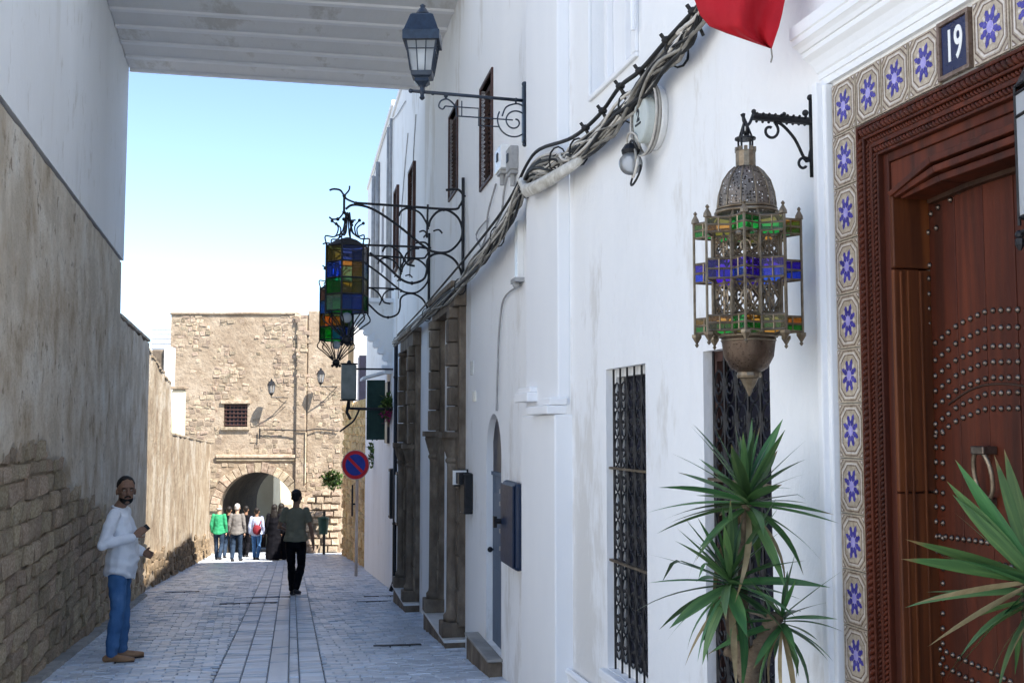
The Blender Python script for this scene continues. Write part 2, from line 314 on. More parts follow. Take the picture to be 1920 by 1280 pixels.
# ------------------------------------------------------------------ wall pieces
def wall(mb, x0, x1, z0, z1, holes, depth, m=0, back=.25):
    """front skin with rectangular openings, their reveals and a slab behind; holes = (x0,x1,z0,z1)"""
    xs = sorted({x0, x1} | {h[0] for h in holes} | {h[1] for h in holes}); zs = sorted({z0, z1} | {h[2] for h in holes} | {h[3] for h in holes})
    for i in range(len(xs)-1):
        for j in range(len(zs)-1):
            cx, cz = (xs[i]+xs[i+1])/2, (zs[j]+zs[j+1])/2
            if any(h[0] < cx < h[1] and h[2] < cz < h[3] for h in holes): continue
            mb.poly([(xs[i],0,zs[j]),(xs[i+1],0,zs[j]),(xs[i+1],0,zs[j+1]),(xs[i],0,zs[j+1])], m)
    for a, b, c, d in holes:
        mb.poly([(a,0,c),(a,-depth,c),(a,-depth,d),(a,0,d)], m); mb.poly([(b,0,c),(b,0,d),(b,-depth,d),(b,-depth,c)], m)
        mb.poly([(a,0,d),(a,-depth,d),(b,-depth,d),(b,0,d)], m); mb.poly([(a,0,c),(b,0,c),(b,-depth,c),(a,-depth,c)], m)
    if back:
        mb.box(x0, x1, -depth-back, -depth, z0, z1, m)
    for a, b in ((x0, x0), (x1, x1)): mb.poly([(a,0,z0),(a,-depth,z0),(a,-depth,z1),(a,0,z1)], m)
    mb.poly([(x0,0,z1),(x1,0,z1),(x1,-depth,z1),(x0,-depth,z1)], m)
def archfill(mb, xc, r, zs, depth, m=0, n=16, rz=None, top=None):
    """fills the corners of a rectangular opening above the springing line zs, leaving an arch"""
    rz = rz or r; top = top if top is not None else zs + rz
    for i in range(n):
        a, b = math.pi*i/n, math.pi*(i+1)/n
        p = (xc + r*math.cos(a), zs + rz*math.sin(a)); q = (xc + r*math.cos(b), zs + rz*math.sin(b))
        mb.poly([(p[0],0,p[1]),(p[0],0,top),(q[0],0,top),(q[0],0,q[1])], m)
        mb.poly([(p[0],0,p[1]),(q[0],0,q[1]),(q[0],-depth,q[1]),(p[0],-depth,p[1])], m)
def rub(w_, d_, h_, rnd, k=.16):
    """one irregular stone: bevelled, uneven block centred on the origin, front towards +y"""
    mb = MB(); j = lambda s: rnd.uniform(-s, s)
    bw, bh = w_*.5, h_*.5; iw, ih = bw*(1-k), bh*(1-k*1.3)
    back = [(-bw,0,-bh),(bw,0,-bh),(bw,0,bh),(-bw,0,bh)]
    mid = [(x*(1+j(.05)), d_*(.55+j(.12)), z*(1+j(.07))) for x, y, z in back]
    fr = [(x*(1+j(.14)), d_*(1+j(.25)), z*(1+j(.14))) for x, z in ((-iw,-ih),(iw,-ih),(iw,ih),(-iw,ih))]
    c = (j(iw*.3), d_*(1.12+j(.15)), j(ih*.3))
    v = back + mid + fr + [c]
    f = [(0,1,5,4),(1,2,6,5),(2,3,7,6),(3,0,4,7),(4,5,9,8),(5,6,10,9),(6,7,11,10),(7,4,8,11),(8,9,12),(9,10,12),(10,11,12),(11,8,12)]
    mb.add(v, f); return mb
STONES = [rub(1, 1, 1, random.Random(i)) for i in range(8)]
# ------------------------------------------------------------------ ground and street
def sw(v, u, w_=0):                                     # street coordinates: across, along, above
    x = UY*v + UX*u; y = -UX*v + UY*u
    return (x, y, -SLOPE*u + w_)
_n = math.hypot(1, SLOPE); _v = Vector((UY, -UX, 0)); _u = Vector((UX, UY, -SLOPE)) / _n; _w = _v.cross(_u)
SMAT = Matrix(((_v.x, _u.x, _w.x, 0), (_v.y, _u.y, _w.y, 0), (_v.z, _u.z, _w.z, 0), (0, 0, 0, 1)))
g = MB()
g.poly([(-3000,-3000,-6.6),(3000,-3000,-6.6),(3000,3000,-6.6),(-3000,3000,-6.6)])
for u0, u1 in ((-30, 0), (0, 30), (30, 80)):
    g.poly([sw(-60,u0,-.03), sw(60,u0,-.03), sw(60,u1,-.03), sw(-60,u1,-.03)])
struct(g.obj('ground', m_earth))
st = MB(); st.poly([(-3.3,-12,-.012),(2.0,-12,-.012),(2.0,70,-.012),(-3.3,70,-.012)])
street = struct(st.obj('street', m_joint)); street.matrix_world = SMAT
rp = random.Random(5)
pav = []
def left_edge(u):
    y = UY*u; x = -1.80-.238*y if y < 20.5 else -2.69-.205*y
    return UY*x - UX*y
colw = [(-.46,.085),(-.37,.085),(-.28,.20),(-.07,.17),(.11,.085),(.20,.085)]
u = 8.4
ctr0, ctr1 = -.62, .30; rowi = 0
while u < 44:
    du = .118
    lo = left_edge(u) - .12; hi = 1.74
    rowi += 1; x = lo - (.1025 if rowi % 2 else 0) - rp.uniform(0, .02)
    ww = .205
    while x < hi:
        x1 = x + ww
        if not (x1 > ctr0 and x < ctr1):
            pav.append((x, x1-.009, u, u+du-.010))
        elif x < ctr0 and ctr0 - x > .07: pav.append((x, ctr0-.009, u, u+du-.010))
        elif x1 > ctr1 and x1 - ctr1 > .07: pav.append((ctr1, x1-.009, u, u+du-.010))
        x = x1
    u += du
strips = [(-.62,-.40,.118),(-.40,-.18,.118),(-.18,.0,.62),(.0,.09,.21),(.09,.30,.118)]
for a, b, ln in strips:
    u = 8.3 + rp.uniform(0, .2)
    while u < 44:
        l2 = ln*rp.uniform(.92, 1.08); pav.append((a, b-.007, u, u+l2-.008)); u += l2
def pmesh(mb, p, rnd):
    a, b, c, d = p; e = .006; h = rnd.gauss(0, .0022); tx = rnd.gauss(0, .0022); ty = rnd.gauss(0, .0022)
    mb.add([(a,c,-.012),(b,c,-.012),(b,d,-.012),(a,d,-.012),
            (a+e,c+e,.004+h-tx-ty),(b-e,c+e,.004+h+tx-ty),(b-e,d-e,.004+h+tx+ty),(a+e,d-e,.004+h-tx+ty)],
           [(4,5,6,7),(0,1,5,4),(1,2,6,5),(2,3,7,6),(3,0,4,7)])
pav.sort(key=lambda p: p[2])
near = [p for p in pav if p[2] >= 8.9]
near_set = set(near[:290])
rest = MB()
for p in pav:
    if p in near_set:
        cx, cy = (p[0]+p[1])/2, (p[2]+p[3])/2
        b = MB(); pmesh(b, (p[0]-cx, p[1]-cx, p[2]-cy, p[3]-cy), rp)
        o = b.obj('paver', m_paver, street, recalc=False); o.location = (cx, cy, 0)
    else: pmesh(rest, p, rp)
stuff(rest.obj('paving', m_paver, street, recalc=False))
# thin ragged dark strips across the paving
m_patch = mat('dark_strip_fill', two((.045,.045,.046), (.09,.09,.09)), 12, rough=.9, bump=.6, bscale=40)
for px0, px1, py, th in ((310,372,1110,.10),(412,520,1132,.16),(440,545,1121,.08),(682,742,1118,.10),(668,735,1128,.06),(700,792,1211,.13)):
    a = ground(px0, py); b = ground(px1, py); u0 = a.x*UX + a.y*UY
    va = a.x*UY - a.y*UX; vb = b.x*UY - b.y*UX
    q = MB(); n = 12; r_ = random.Random(px0)
    lo_ = [(va+(vb-va)*i/n, u0-th*.5*r_.uniform(.5,1.1)) for i in range(n+1)]; hi_ = [(va+(vb-va)*i/n, u0+th*.5*r_.uniform(.5,1.1)) for i in range(n, -1, -1)]
    pts = lo_ + hi_; k = len(pts)
    q.add([(x, y, -.008) for x, y in pts] + [(x, y, .0125) for x, y in pts], [tuple(range(k, 2*k))] + [(i, (i+1) % k, k+(i+1) % k, k+i) for i in range(k)])
    q.obj('dark_strip', m_patch, street)
# low concrete edging along the left wall
kb = MB()
u = 4.0
kr = random.Random(2)
while u < 43:
    l2 = .62 if u < 20.5 else .9; a, b = left_edge(u) + .0, left_edge(u+l2-.012) + .0
    h = .035
    kb.add([(a-.2,u,-.02),(a+.13,u,-.02),(b+.13,u+l2-.012,-.02),(b-.2,u+l2-.012,-.02),(a-.2,u,h),(a+.11,u,h),(b+.11,u+l2-.012,h),(b-.2,u+l2-.012,h)],
           [(4,5,6,7),(0,1,5,4),(1,2,6,5),(2,3,7,6),(3,0,4,7)])
    u += l2
kerb = stuff(kb.obj('kerb_edging', m_kerb, street))
# ------------------------------------------------------------------ old wall on the left
lwt = thing('old_stone_wall', 'old brown stone wall with peeling grey plaster along the left side, beside the man in white', 'wall', LW.M)
core = MB()
LT0, LT1 = 2.1, -11.5
# core body (mortar), ragged end beyond the covered passage, lower top behind
core.box(-6.62, LT0, -.7, -.045, -1.9, 3.68)
core.box(LT1, -6.62, -.7, -.045, -2.2, 2.86)
rr = random.Random(8)
z = 2.86
while z < 3.66:
    h = rr.uniform(.07, .12); l_ = rr.uniform(.03, .2)*(1.2-(z-2.86)) + .02
    core.box(-6.62-l_, -6.60, -.6+rr.uniform(0,.1), -.05+rr.uniform(-.03,.02), z, min(z+h-.012, 3.68)); z += h
core.obj('wall_core', m_mortar, lwt)
# plaster coat: a sheet with relief and a ragged lower edge
def edge_low(t):                                        # height where plaster gives way to bare stone
    base = [(2.2,1.12),(1.0,1.09),(-.5,1.20),(-1.6,1.06),(-2.6,.80),(-3.4,.52),(-4.6,.40),(-5.6,.20),(-7.,-.05),(-8.5,-.25),(-10,-.5),(-11.5,-.7)]
    for (a, za), (b, zb) in zip(base, base[1:]):
        if b <= t <= a: return za + (zb-za)*(a-t)/(a-b) + .13*noise.noise(Vector((t*1.7, 3, 0))) + .07*noise.noise(Vector((t*6, 1, 0))) + .03*noise.noise(Vector((t*17, 8, 0)))
    return base[-1][1]
pl = MB(); nt_, nz_ = 300, 60; idx = {}
def ptop(t):
    if t > -6.6: return 3.66 + .012*noise.noise(Vector((t*3, 0, 5))) - max(0, -5.0-t)*.03*abs(noise.noise(Vector((t*5, 2, 2))))
    return 2.86 + .05*noise.noise(Vector((t*2, 0, 9)))
for i in range(nt_+1):
    t = LT0 + (LT1-LT0)*i/nt_
    zl, zh = edge_low(t), ptop(t)
    for j in range(nz_+1):
        zz = zl + (zh-zl)*j/nz_
        o = .006*noise.noise(Vector((t*1.1, zz*.6, 1))) + .007*noise.fractal(Vector((t*3, zz*1.5, 4)), 1, 2, 4)
        o += -.012*max(0, noise.noise(Vector((t*1.6, zz*.7, 11)))-.25)
        if j == 0: o = -.045
        elif j == 1: o -= .004
        pl.v.append((t, o, zz))
for i in range(nt_):
    for j in range(nz_):
        a = i*(nz_+1)+j; pl.f.append((a, a+nz_+1, a+nz_+2, a+1)); pl.m.append(0)
pl.obj('plaster', m_oldplaster, lwt, smooth=True)
cap = MB(); cap.box(LT1, -6.75, -.70, .01, 2.90, 2.955); cap.obj('coping', m_oldplaster, lwt, bevel=.015)
# bare stones, one by one, in rough courses
stl = []; z = -1.75; rs = random.Random(21); ov = MB()
sm = [s_.mesh('stone', m_stone) for s_ in STONES]
while z < 1.35:
    h = rs.uniform(.13, .20); t = LT0
    while t > LT1:
        l_ = rs.uniform(.16, .42); tc_ = t - l_/2
        zb = LW.g(tc_)
        if z + h > zb - .05 and z + h*.35 < edge_low(tc_) + .04 and tc_ < 2.1:
            M = Matrix.Translation((tc_, -.05 + rs.uniform(-.012, .012), z + h/2 + rs.uniform(-.01,.01))) @ Matrix.Rotation(rs.gauss(0, .06), 4, 'Y') @ Matrix.Diagonal((l_-rs.uniform(.005,.03), rs.uniform(.022, .052), h-rs.uniform(.0,.028), 1))
            stl.append((-tc_, rs.randrange(8), M))
        t -= l_
    z += h
stl.sort(key=lambda s_: s_[0])
for i, (_, k_, M) in enumerate(stl):
    if i < 300: link('stone', sm[k_], lwt, M)
    else: ov.add([tuple(M @ Vector(v)) for v in STONES[k_].v], STONES[k_].f)
stuff(ov.obj('far_stones', m_stone, lwt))
# ------------------------------------------------------------------ covered passage: the white house that bridges the street
PT = -7.62                                              # far end of passage on the right wall (t)
pas = thing('bridging_house', 'white house that bridges the lane, its grey boarded ceiling overhead at upper left', 'house', RW.M)
hA = [(-2.33,-1.57,-.575,1.478), (-5.25,-3.62,-.80,2.62), (-2.66,-2.02,3.66,4.62), (-4.95,-4.28,4.02,4.98)]
pw = MB(-1); wall(pw, PT, -.1, -2.6, 15.4, hA, .16)  # unseen upper height added to keep sun off the left wall
archfill(pw, -1.95, .38, 1.098, .16, n=18)
pw.obj('wall', m_white, pas)
sm_ = MB(-1); sm_.box(-.62,-.42,0,.012,-.9,6.2); 
# left upper wall and everything above the street (in world space, parented)
inv = RW.M.inverted()
def wpart(mb, name, m_, parent=pas, **k):
    mb.v = [tuple(parent.matrix_world.inverted() @ Vector(v)) for v in mb.v]; return mb.obj(name, m_, parent, **k)
def quadbox(mb, p, z0, z1, m=0):                        # p: 4 corners (x,y); z lists per corner or scalars
    zl = z0 if isinstance(z0, (list, tuple)) else [z0]*4; zh = z1 if isinstance(z1, (list, tuple)) else [z1]*4
    mb.add([(p[i][0], p[i][1], zl[i]) for i in range(4)] + [(p[i][0], p[i][1], zh[i]) for i in range(4)],
           [(0,3,2,1),(4,5,6,7),(0,1,5,4),(1,2,6,5),(2,3,7,6),(3,0,4,7)], m)
bpy.context.view_layer.update()
lu = MB()
def lp(t, o): q = LW.world(t, o, 0); return (q.x, q.y)
def rpnt(t, o): q = RW.world(t, o, 0); return (q.x, q.y)
quadbox(lu, [lp(-6.72,-.6), lp(-6.72,.012), lp(2.1,.012), lp(2.1,-.6)], 3.70, 8.4)
wpart(lu, 'upper_wall', m_whiteaged)
ZL, ZR = 6.50, 6.20
cl = MB(); quadbox(cl, [lp(-6.72,.012), rpnt(PT,.002), rpnt(-3.4,.002), lp(-2.5,.012)], [ZL,ZR,ZR,ZL], [10.2]*4)
wpart(cl, 'upper_storey', m_whiteaged)
A0, A1 = Vector(lp(-6.72,.02)).to_3d(), Vector(rpnt(PT,.0)).to_3d(); B0, B1 = Vector(lp(-2.5,.02)).to_3d(), Vector(rpnt(-3.4,.0)).to_3d()
nb = 7
for i in range(nb):
    f0, f1 = i/nb, (i+1)/nb; g_ = .012/nb*8
    qs = [A0.lerp(B0, f0), A1.lerp(B1, f0), A1.lerp(B1, f1), A0.lerp(B0, f1)]
    b = MB(); quadbox(b, [(q.x, q.y) for q in qs], [ZL-.02,ZR-.02,ZR-.02,ZL-.02], [ZL-.004,ZR-.004,ZR-.004,ZL-.004]); wpart(b, 'ceiling_board', m_ceil)
    e0, e1 = A0.lerp(B0, f1-.022), A1.lerp(B1, f1-.022); h0, h1 = A0.lerp(B0, f1-.001), A1.lerp(B1, f1-.001)
    b = MB(); quadbox(b, [(e0.x,e0.y),(e1.x,e1.y),(h1.x,h1.y),(h0.x,h0.y)], [ZL-.05,ZR-.05,ZR-.05,ZL-.05], [ZL-.004,ZR-.004,ZR-.004,ZL-.004]); wpart(b, 'ceiling_batten', m_ceil2)
# edge beam at the far end of the ceiling
e0 = A0 + Vector((UX,UY,0))*.05; e1 = A1 + Vector((UX,UY,0))*.05
b = MB(); quadbox(b, [(A0.x,A0.y+.002),(e0.x,e0.y),(e1.x,e1.y),(A1.x,A1.y+.002)], [ZL-.062,ZL-.062,ZR-.062,ZR-.062], [ZL+.3,ZL+.3,ZR+.3,ZR+.3]); wpart(b, 'edge_fascia', m_white2)
# pilaster at the near corner with its stepped moulding
pb = MB(-1); pb.box(-.10, .9, 0, .085, 1.5, 15.3); pb.box(-.14, .93, -.1, .115, -1.6, 1.44); pb.obj('corner_pilaster', m_white2, pas, bevel=.012)
pb = MB(-1); pb.box(-.17, .28, .03, .16, 1.535, 1.60); pb.box(-.15, .26, .03, .135, 1.60, 1.64); pb.obj('stepped_moulding', m_white2, pas, bevel=.008)
pb = MB(-1); pb.box(.30, .93, .03, .165, 1.442, 1.497); pb.box(.62, .93, .03, .145, 1.499, 1.545); pb.obj('stepped_moulding', m_white2, pas, bevel=.008)
# arched side door
ad_ = MB(-1); ad_.box(-2.31,-1.59,-.155,-.055,-.575,.92); dl = ad_.obj('side_door', m_doorblue, pas, bevel=.004)
for zz in (-.45, .22):
    q = MB(-1); q.box(-2.2,-1.7,-.054,-.044,zz,zz+.55); q.obj('door_panel', m_doorblue, dl, bevel=.008)
q = MB(-1); q.ball((-2.24,-.02,.25), .025); q.tube([(-2.24,-.055,.25),(-2.24,-.02,.25)], .01); q.obj('handle', m_iron, dl, smooth=True)
q = MB(-1); q.box(-2.31,-1.59,-.158,-.06,.957,1.46); q.obj('fanlight', m_darkglass, pas)
q = MB(-1); q.box(-2.328,-1.572,-.15,-.045,.922,.955); q.obj('transom', m_doorblue, pas)
q = MB(-1); q.box(-2.75,-1.50,0,.12,-1.2,-.60); q.obj('door_step', m_stonedark, pas, bevel=.02)
q = MB(-1); q.box(-2.77,-1.48,.001,.135,-.60,-.575); q.obj('step_slab', m_kerb, pas, bevel=.008)
# shuttered windows high on the wall
for a, b_, c, d in hA[2:]:
    fr = MB(-1); wd = .03
    for bx in ((a-wd,a,-.05,.02,c-wd,d+wd),(b_,b_+wd,-.05,.02,c-wd,d+wd),(a,b_,-.05,.02,d,d+wd),(a,b_,-.05,.02,c-wd,c)): fr.box(*bx)
    fo = fr.obj('window', m_brownpaint, pas, bevel=.006)
    q = MB(-1); q.box(a,b_,-.155,-.10,c,d); q.obj('pane', m_darkglass, fo)
    for k_ in (0, 1):
        s0 = a+.012+k_*(b_-a)/2; s1 = s0+(b_-a)/2-.02
        sh = MB(-1); sh.box(s0,s1,-.055,-.035,c+.01,d-.01)
        so = sh.obj('shutter', m_brownpaint, fo)
        q = MB(-1); zz = c+.05
        while zz < d-.06: q.add([(s0+.03,-.034,zz),(s1-.03,-.034,zz),(s1-.03,-.012,zz+.012),(s0+.03,-.012,zz+.012),(s0+.03,-.034,zz+.035),(s1-.03,-.034,zz+.035)], [(0,1,2,3),(3,2,5,4)]); zz += .045
        q.obj('louvre_slats', m_brownpaint, fo)
# air-brick, small socket marks
def carved_doorway(name, label, t0, t1, zb, zt, parent_frame, wid, shade):
    """stone doorway seen edge-on: two piers with engaged columns, lintel, plank door, marble step"""
    d_ = thing(name, label, 'doorway', parent_frame.M, 'carved stone doorways')
    for k_, (a, b_) in enumerate(((t0, t0+wid), (t1-wid, t1))):
        q = MB(-1); q.box(a,b_,-.15,.07,zb+.12,zt); q.obj('pier', m_stonedark, d_, bevel=.012)
        cx = b_-.0 if k_ == 0 else a
        cx = (a+b_)/2 + (.06 if k_ == 0 else -.06)
        cz0, cz1 = zb+.15, zb+(zt-zb)*.52
        q = MB(-1); q.lathe([(.10,0),(.10,.06),(.075,.09),(.07,.12),(.066,cz1-cz0-.04),(.07,cz1-cz0)], 14, (cx,.10,cz0)); co = q.obj('column', m_stonedark, d_, smooth=True)
        q = MB(-1); q.lathe([(.07,0),(.085,.02),(.085,.04),(.072,.06),(.10,.15),(.125,.24),(.12,.27)], 12, (cx,.10,cz1)); q.box(cx-.14,cx+.14,-.02,.24,cz1+.27,cz1+.33); q.obj('capital', m_stonedark, co)
        q = MB(-1); q.box(cx-.13,cx+.13,-.02,.23,zb,cz0); q.obj('base_block', m_stonedark, co, bevel=.01)
        q = MB(-1); zz = cz1+.34
        while zz < zt-.02:
            hh = random.uniform(.20,.30); q.box(cx-.11+random.uniform(-.008,.008),cx+.11,.06,.17+random.uniform(-.012,.012),zz,min(zz+hh-.01,zt)); zz += hh
        q.obj('carved_shaft', m_stonedark, d_, bevel=.012)
        for k2 in range(int((cz1-zb)/.34)):
            q = MB(-1); q.box(a-.004,b_+.004,.06,.082,zb+.16+k2*.34,zb+.16+k2*.34+.325); q.obj('stone', m_stonedark, d_, bevel=.008)
    q = MB(-1); q.box(t0-.03,t1+.03,-.15,.12,zt+.002,zt+.20); q.box(t0-.06,t1+.06,-.1,.17,zt+.20,zt+.26); q.obj('lintel', m_stonedark, d_, bevel=.012)
    n = 7
    for i in range(n):
        a = t0+wid+.003+(t1-t0-2*wid-.006)*i/n
        q = MB(-1); q.box(a+.003,a+(t1-t0-2*wid-.006)/n-.003,-.155,-.115,zb+.12,zt-.002); q.obj('door_plank', m_wooddark, d_, bevel=.004)
    q = MB(-1); q.box(t0-.06,t1+.02,0,.20,zb-.5,zb-.03); q.obj('step', m_stonedark, d_, bevel=.01)
    q = MB(-1); q.box(t0-.08,t1+.04,-.14,.225,zb-.03,zb); q.obj('step_slab', m_marble, d_, bevel=.006)
    return d_
carved_doorway('stone_doorway', 'dark carved stone doorway with column, nearer one, left of the arched blue door', -5.60, -3.62, -.80, 2.62, RW, .30, 0)
# ------------------------------------------------------------------ terraced white houses beyond the passage, right side
def house(name, label, frame, t0, t1, z0, z1, holes, material, depth=.16, group=None, deep=6):
    h = thing(name, label, 'house', frame.M, group)
    q = MB(-1); wall(q, t0, t1, z0, z1, holes, depth); q.obj('wall', material, h)
    q = MB(-1); q.box(t0+.01, t1-.01, -deep, -depth-.26, z0, z1-.01); q.obj('rear_volume', material, h)
    q = MB(-1); q.box(t0-.02, t1, -.4, .035, z1+.002, z1+.10); q.obj('parapet_coping', m_white2, h, bevel=.01)
    return h
h2 = house('terraced_house', 'white terraced house with tall brown-shuttered slit window, just beyond the bridging house', RW, -13.05, PT-.01, -3, 7.25,
           [(-9.42,-6.9+PT+6.9,-1.10,2.58), (-9.45,-8.75,3.95,5.35)] if False else [(-9.50,-7.95,-1.10,2.52), (-9.55,-8.85,3.95,5.35), (-12.3,-11.7,4.2,5.6)], m_white)
for a, b_, c, d in ((-9.55,-8.85,3.95,5.35), (-12.3,-11.7,4.2,5.6)):
    fr = MB(-1); wd = .05
    for bx in ((a-wd,a,-.05,.05,c-wd,d+wd),(b_,b_+wd,-.05,.05,c-wd,d+wd),(a,b_,-.05,.05,d,d+wd),(a,b_,-.05,.05,c-wd,c)): fr.box(*bx)
    fo = fr.obj('window', m_brownpaint, h2, bevel=.006)
    q = MB(-1); q.box(a,b_,-.15,-.06,c,d); q.obj('shutter', m_brownpaint, fo)
carved_doorway('stone_doorway', 'dark carved stone doorway with column, farther one, right of the black drainpipe', -9.84, -7.95, -1.10, 2.52, RW, .34, 0)
q = MB(-1); q.box(-10.6,-10.0,0,.05,-2,2.75); q.box(-11.9,-10.9,0,.03,-2,2.6); q.obj('wall_pilaster', m_white2, h2, bevel=.01)
h3 = house('terraced_house', 'white terraced house with scalloped arch bay, farthest of the right row', RW, -20.9, -13.07, -3.5, 7.5, [(-15.9,-15.2,4.6,6.0)], m_whiteaged)
q = MB(-1); q.box(-15.9,-15.2,-.15,-.05,4.6,6.0); q.obj('window', m_brownpaint, h3)
for t in (-12.95, -13.6, -16.5, -17.9):
    q = MB(-1); q.tube([(t,.05,2.9 if t > -13 else 3.6),(t,.05,7.2)], .03 if t > -14 else .045, 8); q.obj('rain_pipe', m_greypipe, h2 if t > -13.05 else h3, smooth=True)
# half arch with scalloped edge reaching out from the wall, and an open green shutter below it
tA = -12.78
q = MB(-1)
outl = [(0,2.50),(.10,2.50)] + [(.10+.70*k_/9, 2.55+.92*(k_/9)**.9) for k_ in range(10)] + [(.86,3.50),(.86,3.66),(0,3.66)]
n = len(outl); q.add([(tA-.16, o, z) for o, z in outl] + [(tA, o, z) for o, z in outl], [tuple(range(n)), tuple(range(2*n-1, n-1, -1))] + [(i, (i+1) % n, n+(i+1) % n, n+i) for i in range(n)])
q.obj('half_arch', m_whiteaged, h3)
for k_ in range(8):
    f = (k_+.5)/8; o, z = .10+.70*f, 2.56+.92*f**.9
    q = MB(-1); q.tube([(tA-.20, o-.01, z), (tA+.035, o-.01, z)], .062, 10); q.obj('arch_scallop', m_white2, h3, smooth=False)
    q = MB(-1); q.tube([(tA+.004, o-.05, z+.075), (tA+.03, o-.05, z+.075)], .030, 8); q.obj('arch_scallop', m_white2, h3)
q = MB(-1); q.box(tA-.2, tA+.05, -.01, .20, 2.42, 2.498); q.box(tA-.2, tA+.03, -.01, .15, 2.34, 2.418); q.obj('corbel', m_white2, h3, bevel=.01)
q = MB(-1); q.box(tA-.2, tA+.06, -.01, .92, 3.662, 3.74); q.obj('arch_coping', m_white2, h3, bevel=.01)
tS_ = -13.25
q = MB(-1); q.box(tS_, tS_+.045, .10, .44, 1.12, 2.24)
for k_ in range(15): q.box(tS_+.045, tS_+.058, .13, .41, 1.17+k_*.07, 1.215+k_*.07)
q.obj('green_shutter', m_greenshut, h3)
q = MB(-1); q.add([(tS_-.9,.52,2.25),(tS_+.12,.52,2.25),(tS_+.12,0,2.40),(tS_-.9,0,2.40),(tS_-.9,.52,2.30),(tS_+.12,.52,2.30),(tS_+.12,0,2.45),(tS_-.9,0,2.45)], [(0,1,2,3),(4,5,6,7),(0,1,5,4),(1,2,6,5),(2,3,7,6),(3,0,4,7)]); q.obj('window_hood', m_white2, h3)
q = MB(-1); q.box(tS_-.75, tS_-.05, 0, .05, 1.05, 2.22); q.obj('window', m_darkglass, h3)
# black drainpipe with its box, meter boxes
dp = thing('drainpipe', 'black drainpipe running down the white wall left of the farther stone doorway', 'pipe', RW.M)
tq = -11.35
q = MB(-1); q.tube([(tq,.06,2.9),(tq,.06,-1.25),(tq,.12,-1.42)], .035, 8); q.obj('pipe', m_iron, dp, smooth=True)
for zz in (2.2, 1.0, -.3):
    q = MB(-1); q.box(tq-.05,tq+.05,0,.10,zz,zz+.03); q.obj('clip', m_iron, dp)
for i, (t, lab) in enumerate(((-12.1, 'narrow dark meter frame left of the black drainpipe'), (-10.65, 'narrow dark meter frame right of the black drainpipe'))):
    mbx = thing('meter_box', lab, 'meter box', RW.M, 'meter frames beside the drainpipe')
    q = MB(-1); q.box(t-.16,t+.16,0,.10,-.25,.62); q.obj('casing', m_iron, mbx, bevel=.01)
    q = MB(-1); q.box(t-.12,t+.12,.10,.112,-.2,.57); q.obj('lid', m_whiteaged, mbx, bevel=.004)
vt = thing('vent_grille', 'small dark blue vent grille low on white strip between the stone doorways', 'vent', RW.M)
q = MB(-1); q.box(-6.28,-5.78,0,.012,-.66,-.34); q.obj('backing', m_darkglass, vt)
for k_ in range(6):
    q = MB(-1); q.box(-6.30,-5.76,.012,.03,-.65+k_*.055,-.62+k_*.055); q.obj('slat', m_boxblue, vt)
for k_, (t, z, w_, h_) in enumerate(((-3.2,1.95,.10,.14),(-3.03,1.66,.12,.10))):
    q = MB(-1); q.box(t-w_,t+w_,.0,.006,z-h_*.5,z+h_*.5); nt = q.obj('paper_notice', m_enamel, None); nt.matrix_world = RW.M
    tag(nt, ('upper', 'lower')[k_] + ' small torn white notice on wall right of the nearer stone doorway', 'notice')
# blue meter box, intercom
bx = thing('meter_cabinet', 'dark blue metal cabinet fixed to wall between arched door and white pilaster', 'cabinet', RW.M)
q = MB(-1); q.box(-1.14,-.58,0,.075,.26,.93); q.obj('body', m_boxblue, bx, bevel=.03)
q = MB(-1); q.box(-1.12,-.60,.076,.09,.28,.91); q.obj('door', m_boxblue, bx, bevel=.02)
q = MB(-1); q.tube([(-1.10,.09,.60),(-1.10,.14,.60)], .022, 8); q.box(-1.13,-1.08,.125,.15,.55,.64); q.obj('lock', m_iron, bx)
for zz in (.36, .5, .72, .82):
    q = MB(-1); q.box(-1.152,-1.135,.03,.095,zz,zz+.035); q.obj('hinge', m_steel, bx)
ic = thing('letter_box', 'black letter box with white number tag beside the nearer stone doorway', 'letter box', RW.M)
q = MB(-1); q.box(-3.40,-3.12,0,.09,.50,.90); q.obj('body', m_iron, ic, bevel=.012)
q = MB(-1); q.box(-3.42,-3.40,.0,.085,.50,.74); q.obj('side_plate', m_marble, ic)
q = MB(-1); q.box(-3.46,-3.44,.0,.15,.76,.93); q.box(-3.44,-3.2,.0,.13,.79,.90); to = q.obj('tag_box', m_iron, ic)
q = MB(-1); q.box(-3.445,-3.425,.02,.16,.775,.92); q.obj('number_tag', m_enamel, to)
# ------------------------------------------------------------------ sandy wall, far left
FL = Frame(-2.69, -.205, 21.5, 'L')
m_farstone = mat('sandy_rubble', [(.3, (.13,.085,.05,1)), (.5, (.24,.175,.11,1)), (.75, (.34,.265,.18,1))], 7, rough=.95, bump=.8, bscale=14, bdist=.03, var=.25)
fl = thing('sandy_lane_wall', 'sandy streaked plaster wall receding on the left towards the stone gate', 'wall', FL.M)
def fl_top(t):                                          # t negative = away
    y = 21.5 - t/1.0208*-1 if False else 21.5 + (-t)/1.0208
    if y < 26.3: return 2.95 - (y-21.5)*.12 + .05*noise.noise(Vector((y*2, 0, 3)))
    return 1.22 - (y-26.3)*.028 + .03*noise.noise(Vector((y*2, 0, 3)))
pts = []
q = MB(); N_ = 180; NZ = 26; T0_, T1_ = 1.3, -20.2
for i in range(N_+1):
    t = T0_ + (T1_-T0_)*i/N_; zb = FL.g(t) - .2; zh = fl_top(t)
    for j in range(NZ+1):
        zz = zb + (zh-zb)*j/NZ
        q.v.append((t, .03*noise.fractal(Vector((t*.9, zz*.7, 2)), 1, 2, 4) + (.10*max(0, 1-(zz-zb)/.9)), zz))
